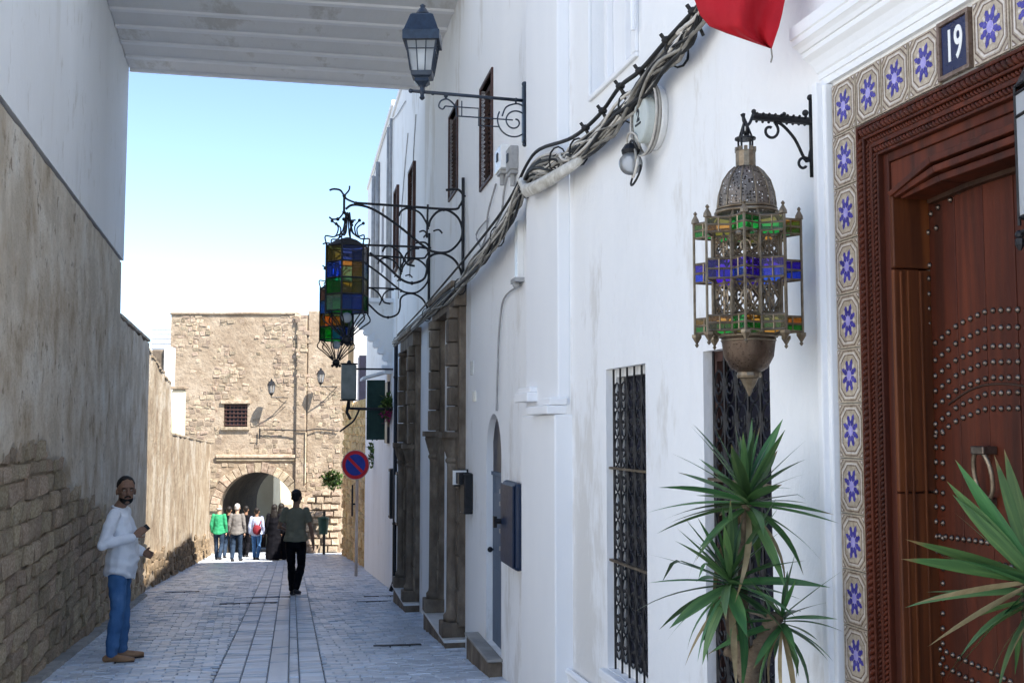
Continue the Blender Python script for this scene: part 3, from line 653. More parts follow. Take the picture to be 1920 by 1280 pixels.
for i in range(N_):
    for j in range(NZ):
        a = i*(NZ+1)+j; q.f.append((a, a+NZ+1, a+NZ+2, a+1)); q.m.append(0)
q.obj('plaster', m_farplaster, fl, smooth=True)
q = MB()
for i in range(60):
    t = T0_ + (T1_-T0_)*i/60; t2 = T0_ + (T1_-T0_)*(i+1)/60; zh = min(fl_top(t), fl_top(t2)) - .01
    q.box(t2, t, -.55, -.06, -3.6, zh)
    q.box(t2, t, -.58, .02, zh-.02, zh+.025)
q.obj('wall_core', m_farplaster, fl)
rs = random.Random(91); sfl = [s_.mesh('stone', m_farstone) for s_ in STONES]; k2 = 0
t = 1.2
while t > -19.5:                                        # bare rubble showing along the foot of the wall
    zb = FL.g(t); z = zb - .05; hh = .55 + .45*noise.noise(Vector((t*.8, 2, 2)))
    while z < zb + hh:
        h = rs.uniform(.14, .2); l_ = rs.uniform(.2, .34)
        if rs.random() < .62 and k2 < 290: link('stone', sfl[rs.randrange(8)], fl, Matrix.Translation((t+rs.uniform(-.08,.08), .10*max(0, 1-(z-zb)/.9)-.01, z+h/2)) @ Matrix.Rotation(rs.gauss(0,.12), 4, 'Y') @ Matrix.Diagonal((l_, rs.uniform(.03,.06), h-.02, 1))); k2 += 1
        z += h
    t -= .30
bk = thing('plastered_block', 'bright yellow sunlit block rising behind the sandy lane wall', 'block')
p0 = at(320, 800, 30.6); p1 = at(343, 800, 30.6); zt9 = at(330, 730, 30.6).z
q = MB(); q.box(p0.x, p1.x, 30.6, 30.85, -1, zt9); q.obj('body', m_cream, bk, bevel=.04)
q = MB(); q.box(p0.x-.05, p1.x+.05, 30.55, 30.9, zt9+.002, zt9+.09); q.obj('coping', m_gate, bk, bevel=.02)
# ------------------------------------------------------------------ stone gate at the end of the lane
GY = 42.0
gate = thing('stone_gatehouse', 'tall sandstone gatehouse with a dark archway at the end of the lane', 'gatehouse', T(0, GY, 0) @ Matrix.Rotation(math.pi, 4, 'Z'))
# local: x to the left (away from +X), y towards camera
def gx(px): return -((px-960)/FPX*GY)
def gzz(py): return at(960, py, GY).z
GL, GR = gx(318), gx(640)                               # GL > GR in local x
ax, ar = gx(486), 1.43
az = gzz(885) - ar*1.02; gb = -4.2
top = gzz(590)
q = MB()
wh = (gx(465), gx(421), gzz(800), gzz(757))
wall(q, GR, GL, gb, top, [(ax-ar, ax+ar, gb+.001, az+ar*1.02), (min(wh[:2]), max(wh[:2]), wh[2], wh[3])], .45, back=0)
archfill(q, ax, ar, az, .45, n=24, rz=ar*1.02)
q.obj('front_wall', m_gate, gate)
q = MB()                                                # tunnel walls, vault, rear mass
D_ = 6.2
q.box(ax+ar, GL, -D_, -.46, gb, top-.02); q.box(GR, ax-ar, -D_, -.46, gb, top-.02); q.box(ax-ar, ax+ar, -D_, -.46, az+ar*1.02+.01, top-.02)
for i in range(20):
    a, b_ = math.pi*i/20, math.pi*(i+1)/20
    q.poly([(ax+ar*math.cos(a),-.45,az+ar*1.02*math.sin(a)),(ax+ar*math.cos(b_),-.45,az+ar*1.02*math.sin(b_)),(ax+ar*math.cos(b_),-D_,az+ar*1.02*math.sin(b_)),(ax+ar*math.cos(a),-D_,az+ar*1.02*math.sin(a))])
    q.poly([(ax+ar*math.cos(a),-D_,az+ar*1.02*math.sin(a)),(ax+ar*math.cos(b_),-D_,az+ar*1.02*math.sin(b_)),(ax+ar*math.cos(b_),-D_,az+ar*1.02+.02),(ax+ar*math.cos(a),-D_,az+ar*1.02+.02)])
q.obj('tunnel', m_tunnelshade, gate)
# voussoirs
for i in range(19):
    a, b_ = math.pi*(i+.04)/19, math.pi*(i+.96)/19; r0, r1 = ar+.005, ar+.36+random.uniform(-.03,.04)
    q = MB(); q.prism([(ax+r0*math.cos(a),az+r0*1.02*math.sin(a)),(ax+r1*math.cos(a),az+r1*1.02*math.sin(a)),(ax+r1*math.cos(b_),az+r1*1.02*math.sin(b_)),(ax+r0*math.cos(b_),az+r0*1.02*math.sin(b_))], .0, .06+random.uniform(-.015,.02))
    q.obj('voussoir', m_gstone, gate, bevel=.015)
# cornice and frame over the arch, buttress strip, pilaster
for z0_, z1_, o_ in ((gzz(858),gzz(852),.10),(gzz(864),gzz(859),.06)):
    q = MB(); q.box(gx(556), gx(408), -.02, o_, z0_, z1_); q.obj('cornice', m_gstone, gate, bevel=.02)
q = MB(); q.box(gx(575), gx(557), -.02, .12, gb, gzz(596)); q.obj('buttress', m_gate, gate, bevel=.03)
q = MB(); q.box(gx(652), gx(577), -.02, .05, gb, gzz(583)); q.obj('side_bay', m_gate, gate, bevel=.03)
q = MB(); q.box(gx(558), gx(316), -.5, .06, top+.002, top+.09); q.obj('parapet_coping', m_gate, gate, bevel=.03)
# stones in the face
rs = random.Random(31); cnt = 0; more = MB(); z = gb+.9; allst = []
while z < top-.08:
    h = rs.uniform(.11, .21); x = GR
    while x < GL-.1:
        l_ = rs.uniform(.12, .34); xc, zc = x+l_/2, z+h/2; x += l_
        if abs(xc-ax) < ar+.42 and zc < az: continue
        if zc >= az and math.hypot(xc-ax, zc-az) < ar+.48: continue
        if min(wh[:2])-.25 < xc < max(wh[:2])+.25 and wh[2]-.2 < zc < wh[3]+.2: continue
        if gzz(866) < zc < gzz(848) and xc > gx(560): continue
        pl_ = noise.noise(Vector((xc*.55, zc*.6, 3.3)))
        if pl_ > .02 and zc > gzz(850) and rs.random() < .85: continue   # plaster still covers the stones here
        if rs.random() < .2: continue
        zc += rs.uniform(-.03, .03)
        off = .0
        if gx(575) < xc < gx(557): off = .12
        elif xc < gx(577): off = .05
        allst.append((l_*h, xc, off, zc, l_, h))
    z += h
allst.sort(reverse=True)
sg = [s_.mesh('stone', m_gstone) for s_ in STONES]
for i, (a_, xc, off, zc, l_, h) in enumerate(allst):
    M = Matrix.Translation((xc, off-.03, zc)) @ Matrix.Rotation(rs.gauss(0, .16), 4, 'Y') @ Matrix.Diagonal((l_-.03, rs.uniform(.030, .055), h-.02, 1))
    if i < 300: link('stone', sg[rs.randrange(8)], gate, M)
    else:
        s_ = STONES[rs.randrange(8)]; more.add([tuple(M @ Vector(v)) for v in s_.v], s_.f)
stuff(more.obj('rubble_facing', m_gstone, gate))
# barred window
q = MB(); q.box(min(wh[:2])-.1, max(wh[:2])+.1, .0, .09, wh[2]-.12, wh[2]-.005); q.obj('window_sill', m_gstone, gate, bevel=.02)
q = MB(); q.box(min(wh[:2])-.12, max(wh[:2])+.12, .0, .08, wh[3]+.005, wh[3]+.14); q.obj('window_lintel', m_gstone, gate, bevel=.02)
q = MB(); q.box(min(wh[:2]), max(wh[:2]), -.44, -.25, wh[2], wh[3]); wo = q.obj('window', m_darkglass, gate)
for k_ in range(6):
    x = min(wh[:2]) + (max(wh[:2])-min(wh[:2]))*(k_+.5)/6; q = MB(); q.box(x-.02,x+.02,-.07,-.03,wh[2],wh[3]); q.obj('bar', m_brownpaint, wo)
    zz = wh[2] + (wh[3]-wh[2])*(k_+.5)/6; q = MB(); q.box(min(wh[:2]),max(wh[:2]),-.028,-.002,zz-.018,zz+.018); q.obj('bar', m_brownpaint, wo)
# wires and pipe on the gate
q = MB(); q.tube(spl([(gx(497),.14,gzz(805)),(gx(540),.14,gzz(806)),(gx(574),.18,gzz(807)),(gx(600),.12,gzz(804)),(gx(636),.12,gzz(808))], 5), .022, 5); q.tube([(gx(490),.12,gzz(822)),(gx(490),.12,gzz(803))], .03, 5); q.obj('wall_wire', m_iron, gate)
q = MB(); q.tube([(gx(576),.15,gzz(810)),(gx(576),.15,gzz(905))], .03, 6); q.obj('down_pipe', m_gstone, gate)
# two lanterns on the gate
for px, py, lab in ((515, 728, 'small iron lantern above the gate window side, nearer the barred window'), (606, 708, 'small iron lantern high on the right bay of the gate')):
    l_ = thing('gate_lantern', lab, 'lantern', T(-gx(px), GY-.56, gzz(py)) @ Matrix.Scale(.7, 4), 'lanterns on the gate')
    q = MB(); q.lathe([(.05,-.33),(.13,-.26),(.20,.12),(.20,.14)], 6); q.obj('glass', G['clear'], l_)
    q = MB(); q.lathe([(.24,.14),(.14,.34),(.06,.38),(.06,.42),(.02,.5)], 6); q.obj('cap', m_iron, l_)
    q = MB()
    for k_ in range(6):
        a = math.pi/3*k_; q.tube([(.13*math.cos(a),.13*math.sin(a),-.26),(.205*math.cos(a),.205*math.sin(a),.13)], .015, 4)
    q.obj('frame', m_iron, l_); q = MB(); q.lathe([(.03,-.42),(.08,-.36),(.14,-.27)], 6); q.obj('base', m_iron, l_)
    q = MB(); q.tube([(0,0,-.4),(0,0,-.5),(.5,.3,-.5),(.75,.72,-.5)], .028, 5); q.tube([(.2,.1,-.5),(.5,.45,-.75),(.7,.72,-.8)], .018, 5); q.obj('bracket', m_iron, l_)
# ------------------------------------------------------------------ beyond and beside the gate
cw = Frame(-.0, -.172, 30, 'R')
pA, pB = at(636, 900, 41.6), at(692, 900, 28.7)
b_ = (pA.x-pB.x)/(41.6-28.7); TW = Frame(pB.x-b_*28.7, b_, 28.7, 'R')
tw = thing('tan_garden_wall', 'tan stone wall coloured as if sunlit, on the right between the white row and the gate', 'wall', TW.M)
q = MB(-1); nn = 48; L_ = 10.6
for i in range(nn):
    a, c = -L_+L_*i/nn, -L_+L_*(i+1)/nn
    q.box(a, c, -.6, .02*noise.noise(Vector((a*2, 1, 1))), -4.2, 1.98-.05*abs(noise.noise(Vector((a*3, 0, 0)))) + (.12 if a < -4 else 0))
q.obj('wall_body', m_goldlit, tw)
more = MB(-1); rs = random.Random(77); z = -3.3; n_ = 0; sg2 = [s_.mesh('stone', m_goldlit) for s_ in STONES]
while z < 1.9:
    h = rs.uniform(.18, .3); x = -L_+.1
    while x < -.1:
        l_ = rs.uniform(.25, .6)
        if rs.random() < .7:
            M = Matrix.Translation((-(x+l_/2), -.02, z+h/2)) @ Matrix.Diagonal((l_-.04, rs.uniform(.06, .11), h-.035, 1))
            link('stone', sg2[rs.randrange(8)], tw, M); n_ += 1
        x += l_
    z += h
# low rubble ramp at foot of gate, right of the arch
rb = thing('rubble_buttress', 'low bulging rubble buttress right of the archway, behind the bin', 'buttress', T(-gx(600), GY-.1, -3.5))
q = MB(); rs = random.Random(4)
q.add([(-1.1,.1,-.2),(1.0,.1,-.2),(1.0,-1.1,-.2),(-.9,-1.0,-.2),(-.9,.1,2.1),(1.0,.1,2.9),(1.0,-.35,2.8),(-.8,-.25,2.0)], [(0,1,2,3),(4,5,6,7),(0,1,5,4),(1,2,6,5),(2,3,7,6),(3,0,4,7)]); q.obj('core', m_gate, rb)
sg3 = [s_.mesh('stone', m_gstone) for s_ in STONES]
for j in range(11):
    for i in range(6):
        f = j/11; x = -1.0+i*.34+rs.uniform(-.05,.05)+(j % 2)*.12; y = -1.06+.70*f; zz = -.1+j*.25
        if zz > 2.0+.4*(x+1): continue
        link('stone', sg3[rs.randrange(8)], rb, Matrix.Translation((x, y+.02, zz)) @ Matrix.Rotation(math.pi, 4, 'Z') @ Matrix.Rotation(.28, 4, 'X') @ Matrix.Diagonal((rs.uniform(.24,.34), rs.uniform(.07,.13), rs.uniform(.17,.24), 1)))
# white sunlit house behind the tan wall, with cream return
wh_ = thing('white_corner_house', 'sunlit white house standing behind the tan wall, right of gate', 'house')
p = at(663, 700, 42.6)
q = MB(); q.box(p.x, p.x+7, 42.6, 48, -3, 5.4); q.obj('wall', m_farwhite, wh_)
q = MB(); q.box(p.x-.45, p.x-.005, 42.9, 48, -3, 5.2); q.obj('cream_return', m_cream, wh_)
q = MB(); q.box(p.x+.22, p.x+.55, 42.54, 42.62, 1.9, 4.1); q.box(p.x+.15, p.x+.62, 42.52, 42.60, 1.78, 1.9); q.obj('window', m_darkglass, wh_)
q = MB(); q.box(p.x-.5, p.x+7, 42.5, 48, 5.41, 5.55); q.obj('roof_coping', m_farwhite, wh_, bevel=.02)
# seen through the arch: yellow house side and pale house
yh = thing('yellow_house', 'yellow sunlit house seen through the archway', 'house')
p = at(484, 950, 54); p2 = at(512, 950, 50.2)
q = MB(); q.box(p2.x-3.2, p2.x, 50.2, 62, -7, 5); q.obj('wall', m_cream, yh)
q = MB(); q.box(p2.x-1.2, p2.x-.3, 50.16, 50.24, -5.0, -3.0); q.obj('door', m_wooddark, yh)
q = MB(); q.box(p2.x-3.3, p2.x+.1, 50.1, 62, 5.01, 5.2); q.obj('roof_coping', m_cream, yh)
ph = thing('pale_house', 'pale hazy house farthest away, seen through the archway', 'house')
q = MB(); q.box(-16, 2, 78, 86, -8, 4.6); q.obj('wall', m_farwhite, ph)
for k_ in range(4):
    q = MB(); q.box(-14+k_*2.2, -13.2+k_*2.2, 77.95, 78.02, -3.2, -1.8); q.obj('window', m_doorblue, ph)
q = MB(); q.box(-16.2, 2.2, 77.8, 86, 4.61, 4.9); q.obj('roof_coping', m_farwhite, ph)
# roof-top things behind the gate parapet
rf = thing('rooftop_room', 'low white rooftop wall with a thin mast behind the gate parapet', 'roof structure')
p0 = at(455, 586, 47); p1 = at(520, 586, 47)
q = MB(); q.box(p0.x, p1.x, 47, 48.2, 5.0, at(960,580,47).z); q.obj('wall', m_cream, rf)
q = MB(); q.box(p0.x-.18, p0.x-.002, 46.9, 47.1, 5.0, at(960,549,47).z); q.obj('mast', m_farwhite, rf)
rk = thing('roof_screen', 'white slatted roof screen above the gate, left of the glass lanterns', 'roof structure')
p0 = at(526, 586, 47.5); p1 = at(582, 586, 47.5)
for k_ in range(6):
    zz = at(960, 583-k_*5, 47.5).z; q = MB(); q.box(p0.x, p1.x, 47.5, 47.56, zz-.07, zz); q.obj('slat', m_farwhite, rk)
for x in (p0.x+.06, p1.x-.06):
    q = MB(); q.box(x-.03, x+.03, 47.57, 47.63, 5.0, at(960,556,47.5).z); q.obj('post', m_farwhite, rk)
ft = thing('far_white_tower', 'hazy white tower house with a roof aerial, left of the gatehouse', 'building')
p0 = at(284, 640, 66); p1 = at(330, 640, 66)
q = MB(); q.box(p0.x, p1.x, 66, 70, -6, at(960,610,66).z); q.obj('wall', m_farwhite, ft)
q = MB(); q.box(p0.x+.35, p0.x+.9, 66.4, 67.4, at(960,612,66).z, at(960,597,66).z); q.obj('roof_hut', m_farwhite, ft)
for k_ in range(5):
    zz = at(960, 616+k_*9, 66).z; q = MB(); q.box(p0.x-.03, p1.x, 65.94, 66.0, zz, zz+.07); q.obj('string_course', m_white2, ft)
q = MB(); zt_ = at(960,580,66).z; q.tube([(p0.x+.3,66.6,at(960,605,66).z),(p0.x+.15,66.6,zt_)], .03, 5)
for k_ in range(4): q.tube([(p0.x-.35,66.6,zt_-.05-.13*k_),(p0.x+.55,66.6,zt_-.12-.13*k_)], .018, 4)
q.obj('aerial', m_greypipe, ft)
gs_ = thing('grey_garden_wall', 'grey shaded masonry stub between sandy lane wall and gatehouse', 'wall')
p0 = at(283, 700, 34); p1 = at(318, 700, 34)
q = MB(); q.box(p0.x, p1.x, 34, 34.5, -2, at(960,655,34).z); q.obj('body', m_stonedark, gs_, bevel=.05)
q = MB(); q.box(p1.x-.16, p1.x+.02, 33.9, 34.5, -2, at(960,650,34).z); q.obj('end_pier', m_whiteaged, gs_, bevel=.03)
# unseen white house added left of the viewpoint to bounce sunlight into the lane
sq_ = thing('bounce_fill_house', 'white house added out of view to the left to bounce sunlight into the lane', 'house')
q = MB(); q.box(-16, -9.5, -16, 3.5, -.6, 8.2); q.obj('wall', m_white, sq_)
for k_ in range(4):
    q = MB(); q.box(-9.52, -9.46, -13+k_*4, -11.9+k_*4, 1.2, 2.8); q.obj('window', m_brownpaint, sq_)
# ------------------------------------------------------------------ house with the carved door (number 19)
house19 = thing('corner_house', 'white house on the right with grilled windows and the tiled wooden doorway', 'house', FW.M)
hF = [(.726,1.386,.0,1.69), (2.143,2.805,.0,1.70), (.489,1.263,3.37,4.9), (3.515,5.10,-.6,2.37)]
q = MB(-1); wall(q, 0, 6.3, -1.2, 14.4, hF, .15); q.obj('wall', m_white, house19)  # out-of-view storeys added to shade the wall across the lane
q = MB(-1); q.box(.02, 6.28, -7, -.41, -1.2, 14.35); q.obj('rear_volume', m_white, house19)
q = MB(-1); q.box(.0, 3.28, .0, .035, -1.0, -.17); q.tube([(0,.03,-.165),(3.28,.03,-.165)], .022, 8); q.obj('skirting', m_white2, house19)
# upper window: raised flat surround and sash
a, b_, c, d = hF[2]
q = MB(-1); q.box(a-.02,a-.001,0,.02,c,d); q.box(a-.02,b_+.07,0,.022,c-.03,c-.001); q.box(b_+.001,b_+.07,0,.022,c,d); q.obj('window_surround', m_white2, house19, bevel=.006)
q = MB(-1); q.box(a+.01,b_-.01,-.14,-.10,c+.01,d-.01); q.obj('window_shutter', m_white2, house19)
for t in (a+.06, (a+b_)/2, b_-.12):
    q = MB(-1); q.box(t,t+.06,-.10,-.06,c+.02,d-.02); q.obj('window_stile', m_white2, house19, bevel=.006)
q = MB(-1); q.tube([(b_+.10,.045,c+.1),(b_+.10,.045,d)], .012, 6); q.obj('conduit', m_white2, house19)
# grilled windows
for wi, (a, b_, c, d) in enumerate(hF[:2]):
    fr = MB(-1)
    for bx in ((a,a+.03,-.10,-.055,c,d),(b_-.03,b_,-.10,-.055,c,d),(a+.03,b_-.03,-.10,-.055,d-.045,d),(a+.03,b_-.03,-.10,-.055,c,c+.05)): fr.box(*bx)
    wo = fr.obj('window', m_whiteaged if wi == 0 else m_brownpaint, house19)
    q = MB(-1); q.box(a+.002,b_-.002,-.149,-.12,c+.002,d-.002); q.obj('pane', m_darkglass, wo)
    q = MB(-1); q.box(a-.02,b_+.02,.0,.05,c-.05,c-.002); q.obj('window_sill', m_white2, wo, bevel=.008)
    nbar = 6
    for k_ in range(nbar):
        t = a+.035+(b_-a-.07)*k_/(nbar-1)
        q = MB(-1); q.tube([(t,-.035,c),(t,-.035,d)], .0065, 5); q.obj('bar', m_iron, wo)
        if k_ < nbar-1:
            h_ = (b_-a-.07)/(nbar-1)
            q = MB(-1); zz = c+.06
            while zz < d-.2:                            # teardrop scrolls between the bars
                pts = [(t+h_*(.5+.42*math.sin(2*math.pi*i/12)), -.035, zz+.08-.075*math.cos(2*math.pi*i/12)) for i in range(13)]
                q.tube(pts, .006, 4)
                s2 = [(t+h_*.5+x, -.03, zz+.08+z_) for x, z_ in spiral(0, 0, .006, h_*.34, 0, 7, 14)]; q.tube(s2, .005, 4)
                zz += .155
            q.obj('scrollwork', m_iron, wo)
    for zz in (c+.60, c+1.12):
        q = MB(-1); q.box(a+.004,b_-.004,-.030,-.012,zz,zz+.013); q.obj('crossbar', m_brass, wo)
# ---- tiled surround
srd = thing('tiled_doorway', 'wooden doorway framed by beige and blue star tiles under a white cornice', 'doorway', FW.M)
TWd, THt = .152, .183
tile = MB(-1)
tile.box(-TWd/2, TWd/2, 0, .010, -THt/2, THt/2, 0)
def ring_(mb, w1, h1, w2, h2, ch1, ch2, y, m):
    def oc(w_, h_, ch): return [(-w_+ch,-h_),(w_-ch,-h_),(w_,-h_+ch),(w_,h_-ch),(w_-ch,h_),(-w_+ch,h_),(-w_,h_-ch),(-w_,-h_+ch)]
    o, i_ = oc(w1,h1,ch1), oc(w2,h2,ch2)
    for k_ in range(8):
        j = (k_+1) % 8; mb.poly([(o[k_][0],y,o[k_][1]),(o[j][0],y,o[j][1]),(i_[j][0],y,i_[j][1]),(i_[k_][0],y,i_[k_][1])], m)
ring_(tile, .070,.086,.066,.082,.032,.031,.0106,1)
ring_(tile, .062,.078,.056,.072,.030,.028,.0106,2)
ring_(tile, .055,.071,.052,.068,.028,.027,.0107,1)
for k_ in range(8):                                     # eight-petalled star
    a = math.pi/8 + math.pi/4*k_; L1 = .062*(1.0 if k_ % 2 else .9)
    ca, sa = math.cos(a), math.sin(a)
    P_ = lambda r, s_: (r*ca*.84 - s_*sa, .0112, r*sa*1.0 + s_*ca)
    tile.poly([P_(.010,0), P_(.030,.0115), P_(.040,.0065), P_(.048,.0085), P_(L1,0), P_(.048,-.0085), P_(.040,-.0065), P_(.030,-.0115)], 3)
    b2 = a + math.pi/8; cb, sb = math.cos(b2), math.sin(b2)
    tile.poly([(.018*cb*.84,.0110,.018*sb),( (.048*cb-.006*sb)*.84,.0110,.048*sb+.006*cb),((.052*cb)*.84,.0110,.052*sb),((.048*cb+.006*sb)*.84,.0110,.048*sb-.006*cb)], 2)
tile.poly([(.019*math.cos(math.pi/4*k_)*.84,.0116,.019*math.sin(math.pi/4*k_)) for k_ in range(8)], 4)
for sx_ in (-1, 1):
    for sz_ in (-1, 1):
        tile.poly([(sx_*.072,.0107,sz_*.088),(sx_*.050,.0107,sz_*.088),(sx_*.072,.0107,sz_*.066)], 1)
        tile.poly([(sx_*.070,.0110,sz_*.086),(sx_*.058,.0110,sz_*.086),(sx_*.070,.0110,sz_*.074)], 2)
tme = tile.mesh('tile', [m_tilebase, m_tileline, m_tilepale, m_tileblue, m_tileviol], recalc=False)
TC = 3.432
def put_tile(t, z): link('tile', tme, srd, Matrix.Translation((-t, .004+random.uniform(0,.0015), z)) @ Matrix.Rotation(random.gauss(0,.004), 4, 'Y'))
PLATE_T = TC + .1575*4 - .005
for k_ in range(17): put_tile(TC, 2.468-.1868*k_)
for k_ in range(1, 16):
    if k_ != 4: put_tile(TC+.1575*k_, 2.468)
for k_ in range(17): put_tile(TC+.1575*11.0, 2.468-.1868*k_) if k_ else None
q = MB(-1); q.box(TC-.09,TC+.085,0,.004,-.6,2.562); q.box(TC+.085,5.9,0,.004,2.372,2.562); q.obj('tile_bed', m_kerb, srd)
# house number plate
pl_ = MB(-1); pl_.box(PLATE_T-.062,PLATE_T+.062,.004,.016,2.395,2.545); plate = pl_.obj('number_plate', m_navy, srd, bevel=.004)
fr = MB(-1)
for bx in ((-.074,-.063,.004,.022,-.088,.088),(.063,.074,.004,.022,-.088,.088),(-.063,.063,.004,.022,-.088,-.076),(-.063,.063,.004,.022,.076,.088)):
    fr.box(PLATE_T+bx[0],PLATE_T+bx[1],bx[2],bx[3],2.470+bx[4],2.470+bx[5])
fr.obj('plate_rim', m_tileline, plate)
def text_mesh(name, s, size, m_, parent, M, wide=1.0, bold=0):
    cu = bpy.data.curves.new(name, 'FONT'); cu.body = s; cu.size = size; cu.align_x = 'CENTER'; cu.align_y = 'CENTER'; cu.extrude = .001; cu.offset = bold
    to_ = bpy.data.objects.new(name, cu); COL.objects.link(to_)
    dg = bpy.context.evaluated_depsgraph_get(); me = bpy.data.meshes.new_from_object(to_.evaluated_get(dg)); bpy.data.objects.remove(to_)
    me.materials.clear(); me.materials.append(m_)
    return link(name, me, parent, M @ Matrix.Diagonal((wide,1,1,1)))
# text faces +y of wall frame, reading left-to-right towards the camera (local -x)
TXT = Matrix(((-1,0,0,0),(0,0,1,0),(0,1,0,0),(0,0,0,1)))
text_mesh('number', '19', .135, m_enamel, plate, Matrix.Translation((-PLATE_T, .0165, 2.470)) @ TXT, .62, .002)
# white outer moulding strip
q = MB(-1); q.box(3.283,3.318,0,.055,-1.0,2.585); q.box(3.318,3.343,0,.035,-1.0,2.575); q.obj('outer_moulding', m_white2, srd, bevel=.006)
# white cornice
prof = [(.0,2.566),(.045,2.566),(.045,2.590),(.06,2.592),(.06,2.612),(.075,2.618),(.092,2.640),(.118,2.662),(.15,2.676),(.158,2.680),(.158,2.698),(.175,2.700),(.19,2.715),(.215,2.727),(.222,2.729),(.222,2.752),(.235,2.757),(.235,2.80),(.0,2.83)]
prof = [(o*.42, z+.012) for o, z in prof]
q = MB(-1); n = len(prof); tl_ = lambda o: 3.31 - o
vs2 = [(tl_(o), o, z) for o, z in prof] + [(5.95, o, z) for o, z in prof] + [(tl_(o), 0, z) for o, z in prof]
fs2 = [(i, i+1, n+i+1, n+i) for i in range(n-1)] + [(2*n+i, 2*n+i+1, i+1, i) for i in range(n-1)]
q.add(vs2, fs2); q.obj('cornice', m_white2, srd, recalc=True)
# ---- carved wooden frame
OT0, OZ1 = 3.516, 2.368
def frame_strip(w0, w1, o0, o1, name='frame_moulding', mt=m_wood, be=.003):
    q = MB(-1); q.box(OT0+w0, OT0+w1, o0, o1, -.6, OZ1-w0); q.box(OT0+w1, 5.09-w1, o0, o1, OZ1-w1, OZ1-w0); q.box(5.09-w1, 5.09-w0, o0, o1, -.6, OZ1-w0)
    return q.obj(name, mt, srd, bevel=be)
frame_strip(0, .012, -.10, .022); frame_strip(.012, .046, -.10, .010); frame_strip(.046, .056, -.10, .026)
frame_strip(.056, .074, -.10, .006); frame_strip(.074, .090, -.10, .018); frame_strip(.090, .112, -.10, .004); frame_strip(.112, .122, -.10, .016); frame_strip(.122, .152, -.10, -.004)
def rope(w_, o, r, pitch, name='rope_moulding'):
    q = MB(-1)
    def run(p, d, L, ud):
        n_ = int(L/pitch)
        for i in range(n_):
            c_ = Vector(p) + Vector(d)*(i+.5)*pitch; dd = Vector(d)*pitch*.62; e_ = Vector(ud)*r
            q.tube([c_-dd-e_, c_-dd*.4-e_*.4+Vector((0,r*.6,0)), c_+dd*.4+e_*.4+Vector((0,r*.6,0)), c_+dd+e_], [r*.35,r*.62,r*.62,r*.35], 5)
    run((OT0+w_, o, .25), (0,0,1), OZ1-w_-.25, (1,0,0)); run((OT0+w_, o, OZ1-w_), (1,0,0), 1.0, (0,0,-1))
    q.obj(name, m_wood, srd, smooth=True)
rope(.029, .012, .015, .022); rope(.065, .010, .009, .016); rope(.101, .008, .010, .017)
# inner frame with the cut-corner (corbelled) head
JT = OT0 + .152                                          # inner edge of the frame = 3.668
HZ = OZ1 - .152                                          # 2.216
lo_z = 2.125; ch = .23; AH = .036
q = MB(-1)
q.prism([(JT,HZ),(JT,lo_z),(JT+.018,lo_z-.01),(JT+ch,HZ-AH),(5.09-.152-ch,HZ-AH),(5.09-.17,lo_z-.01),(5.09-.152,lo_z),(5.09-.152,HZ)], -.11, -.012)
q.obj('head_board', m_wood, srd, bevel=.004)
for k_, (dw, o0, o1) in enumerate(((.0,-.10,.004),(.030,-.11,-.004),(.058,-.12,-.02))):
    q = MB(-1)
    A_ = [(JT+.000+dw*.55,lo_z-.01-dw*.2),(JT+ch+dw*.2,HZ-AH-dw),(JT+ch+1.0,HZ-AH-dw)]
    B_ = [(A_[0][0]+.014,A_[0][1]-.016),(A_[1][0]+.006,A_[1][1]-.022),(A_[2][0],A_[2][1]-.022)]
    q.prism([A_[0],A_[1],B_[1],B_[0]], o0, o1); q.prism([A_[1],A_[2],B_[2],B_[1]], o0, o1); q.obj('head_moulding', m_wood, srd, bevel=.003)
# soffit block between head and leaf; its dark wood stands in for shadow
q = MB(-1); q.prism([(JT+.03,HZ),(JT+.05,lo_z-.05),(JT+ch+.03,HZ-.13),(JT+ch+1.0,HZ-.13),(JT+ch+1.0,HZ)], -.149, -.11); q.obj('soffit', m_wooddark, srd)
# jamb boards facing the lane
LEAF = -.135
for z0, z1, dx in ((-.6,.55,.0),(.555,1.15,.002),(1.155,1.865,.0),(1.87,2.115,.004)):
    q = MB(-1); q.box(JT-.06, JT+.012+dx, LEAF-.012, -.006, z0, z1); q.obj('jamb_board', m_wood2, srd, bevel=.004)
for o in (-.03, -.055, -.10):
    q = MB(-1); q.box(JT+.010, JT+.019, o-.004, o+.004, -.6, 1.86); q.obj('jamb_bead', m_wood2, srd, bevel=.002)
q = MB(-1); q.box(5.09-.165,5.09-.10,LEAF-.012,-.006,-.6,1.95); q.obj('jamb_board', m_wood2, srd)
# ---- door leaf: planks, wicket outline, nails, ring knocker
leaf = MB(-1); leaf.box(JT+.002, 5.09-.155, LEAF-.014, LEAF-.009, -.55, 2.2); door = leaf.obj('door', m_wood, srd)
lt0 = JT+.013; npl = 9; pwid = (5.09-.165-lt0)/npl
for i in range(npl):
    q = MB(-1); q.box(lt0+i*pwid+.0012, lt0+(i+1)*pwid-.0012, LEAF-.0085, LEAF+random.uniform(-.001,.001), -.55, 2.19); q.obj('plank', m_wood, door, bevel=.0025)
nm = MB(-1); nm.lathe([(.0098,0),(.0098,.0015),(.0085,.0045),(.0052,.0075),(.0015,.0088)], 8)
nm.v = [(x, z, -y) for x, y, z in nm.v]; nme = nm.mesh('nail', m_nail, smooth=True)
nails = []
def nail_px(px, py): nails.append(FW.hit(px, py, LEAF))
Z5 = lambda x, y: (1700+x/3.555, 540+y/3.555)
colx = [195,240,282,331,380,428,478,526,581,633,685,745,805,865]
topy = [365,330,295,255,228,205,180,160,150,148,145,145,150,160]
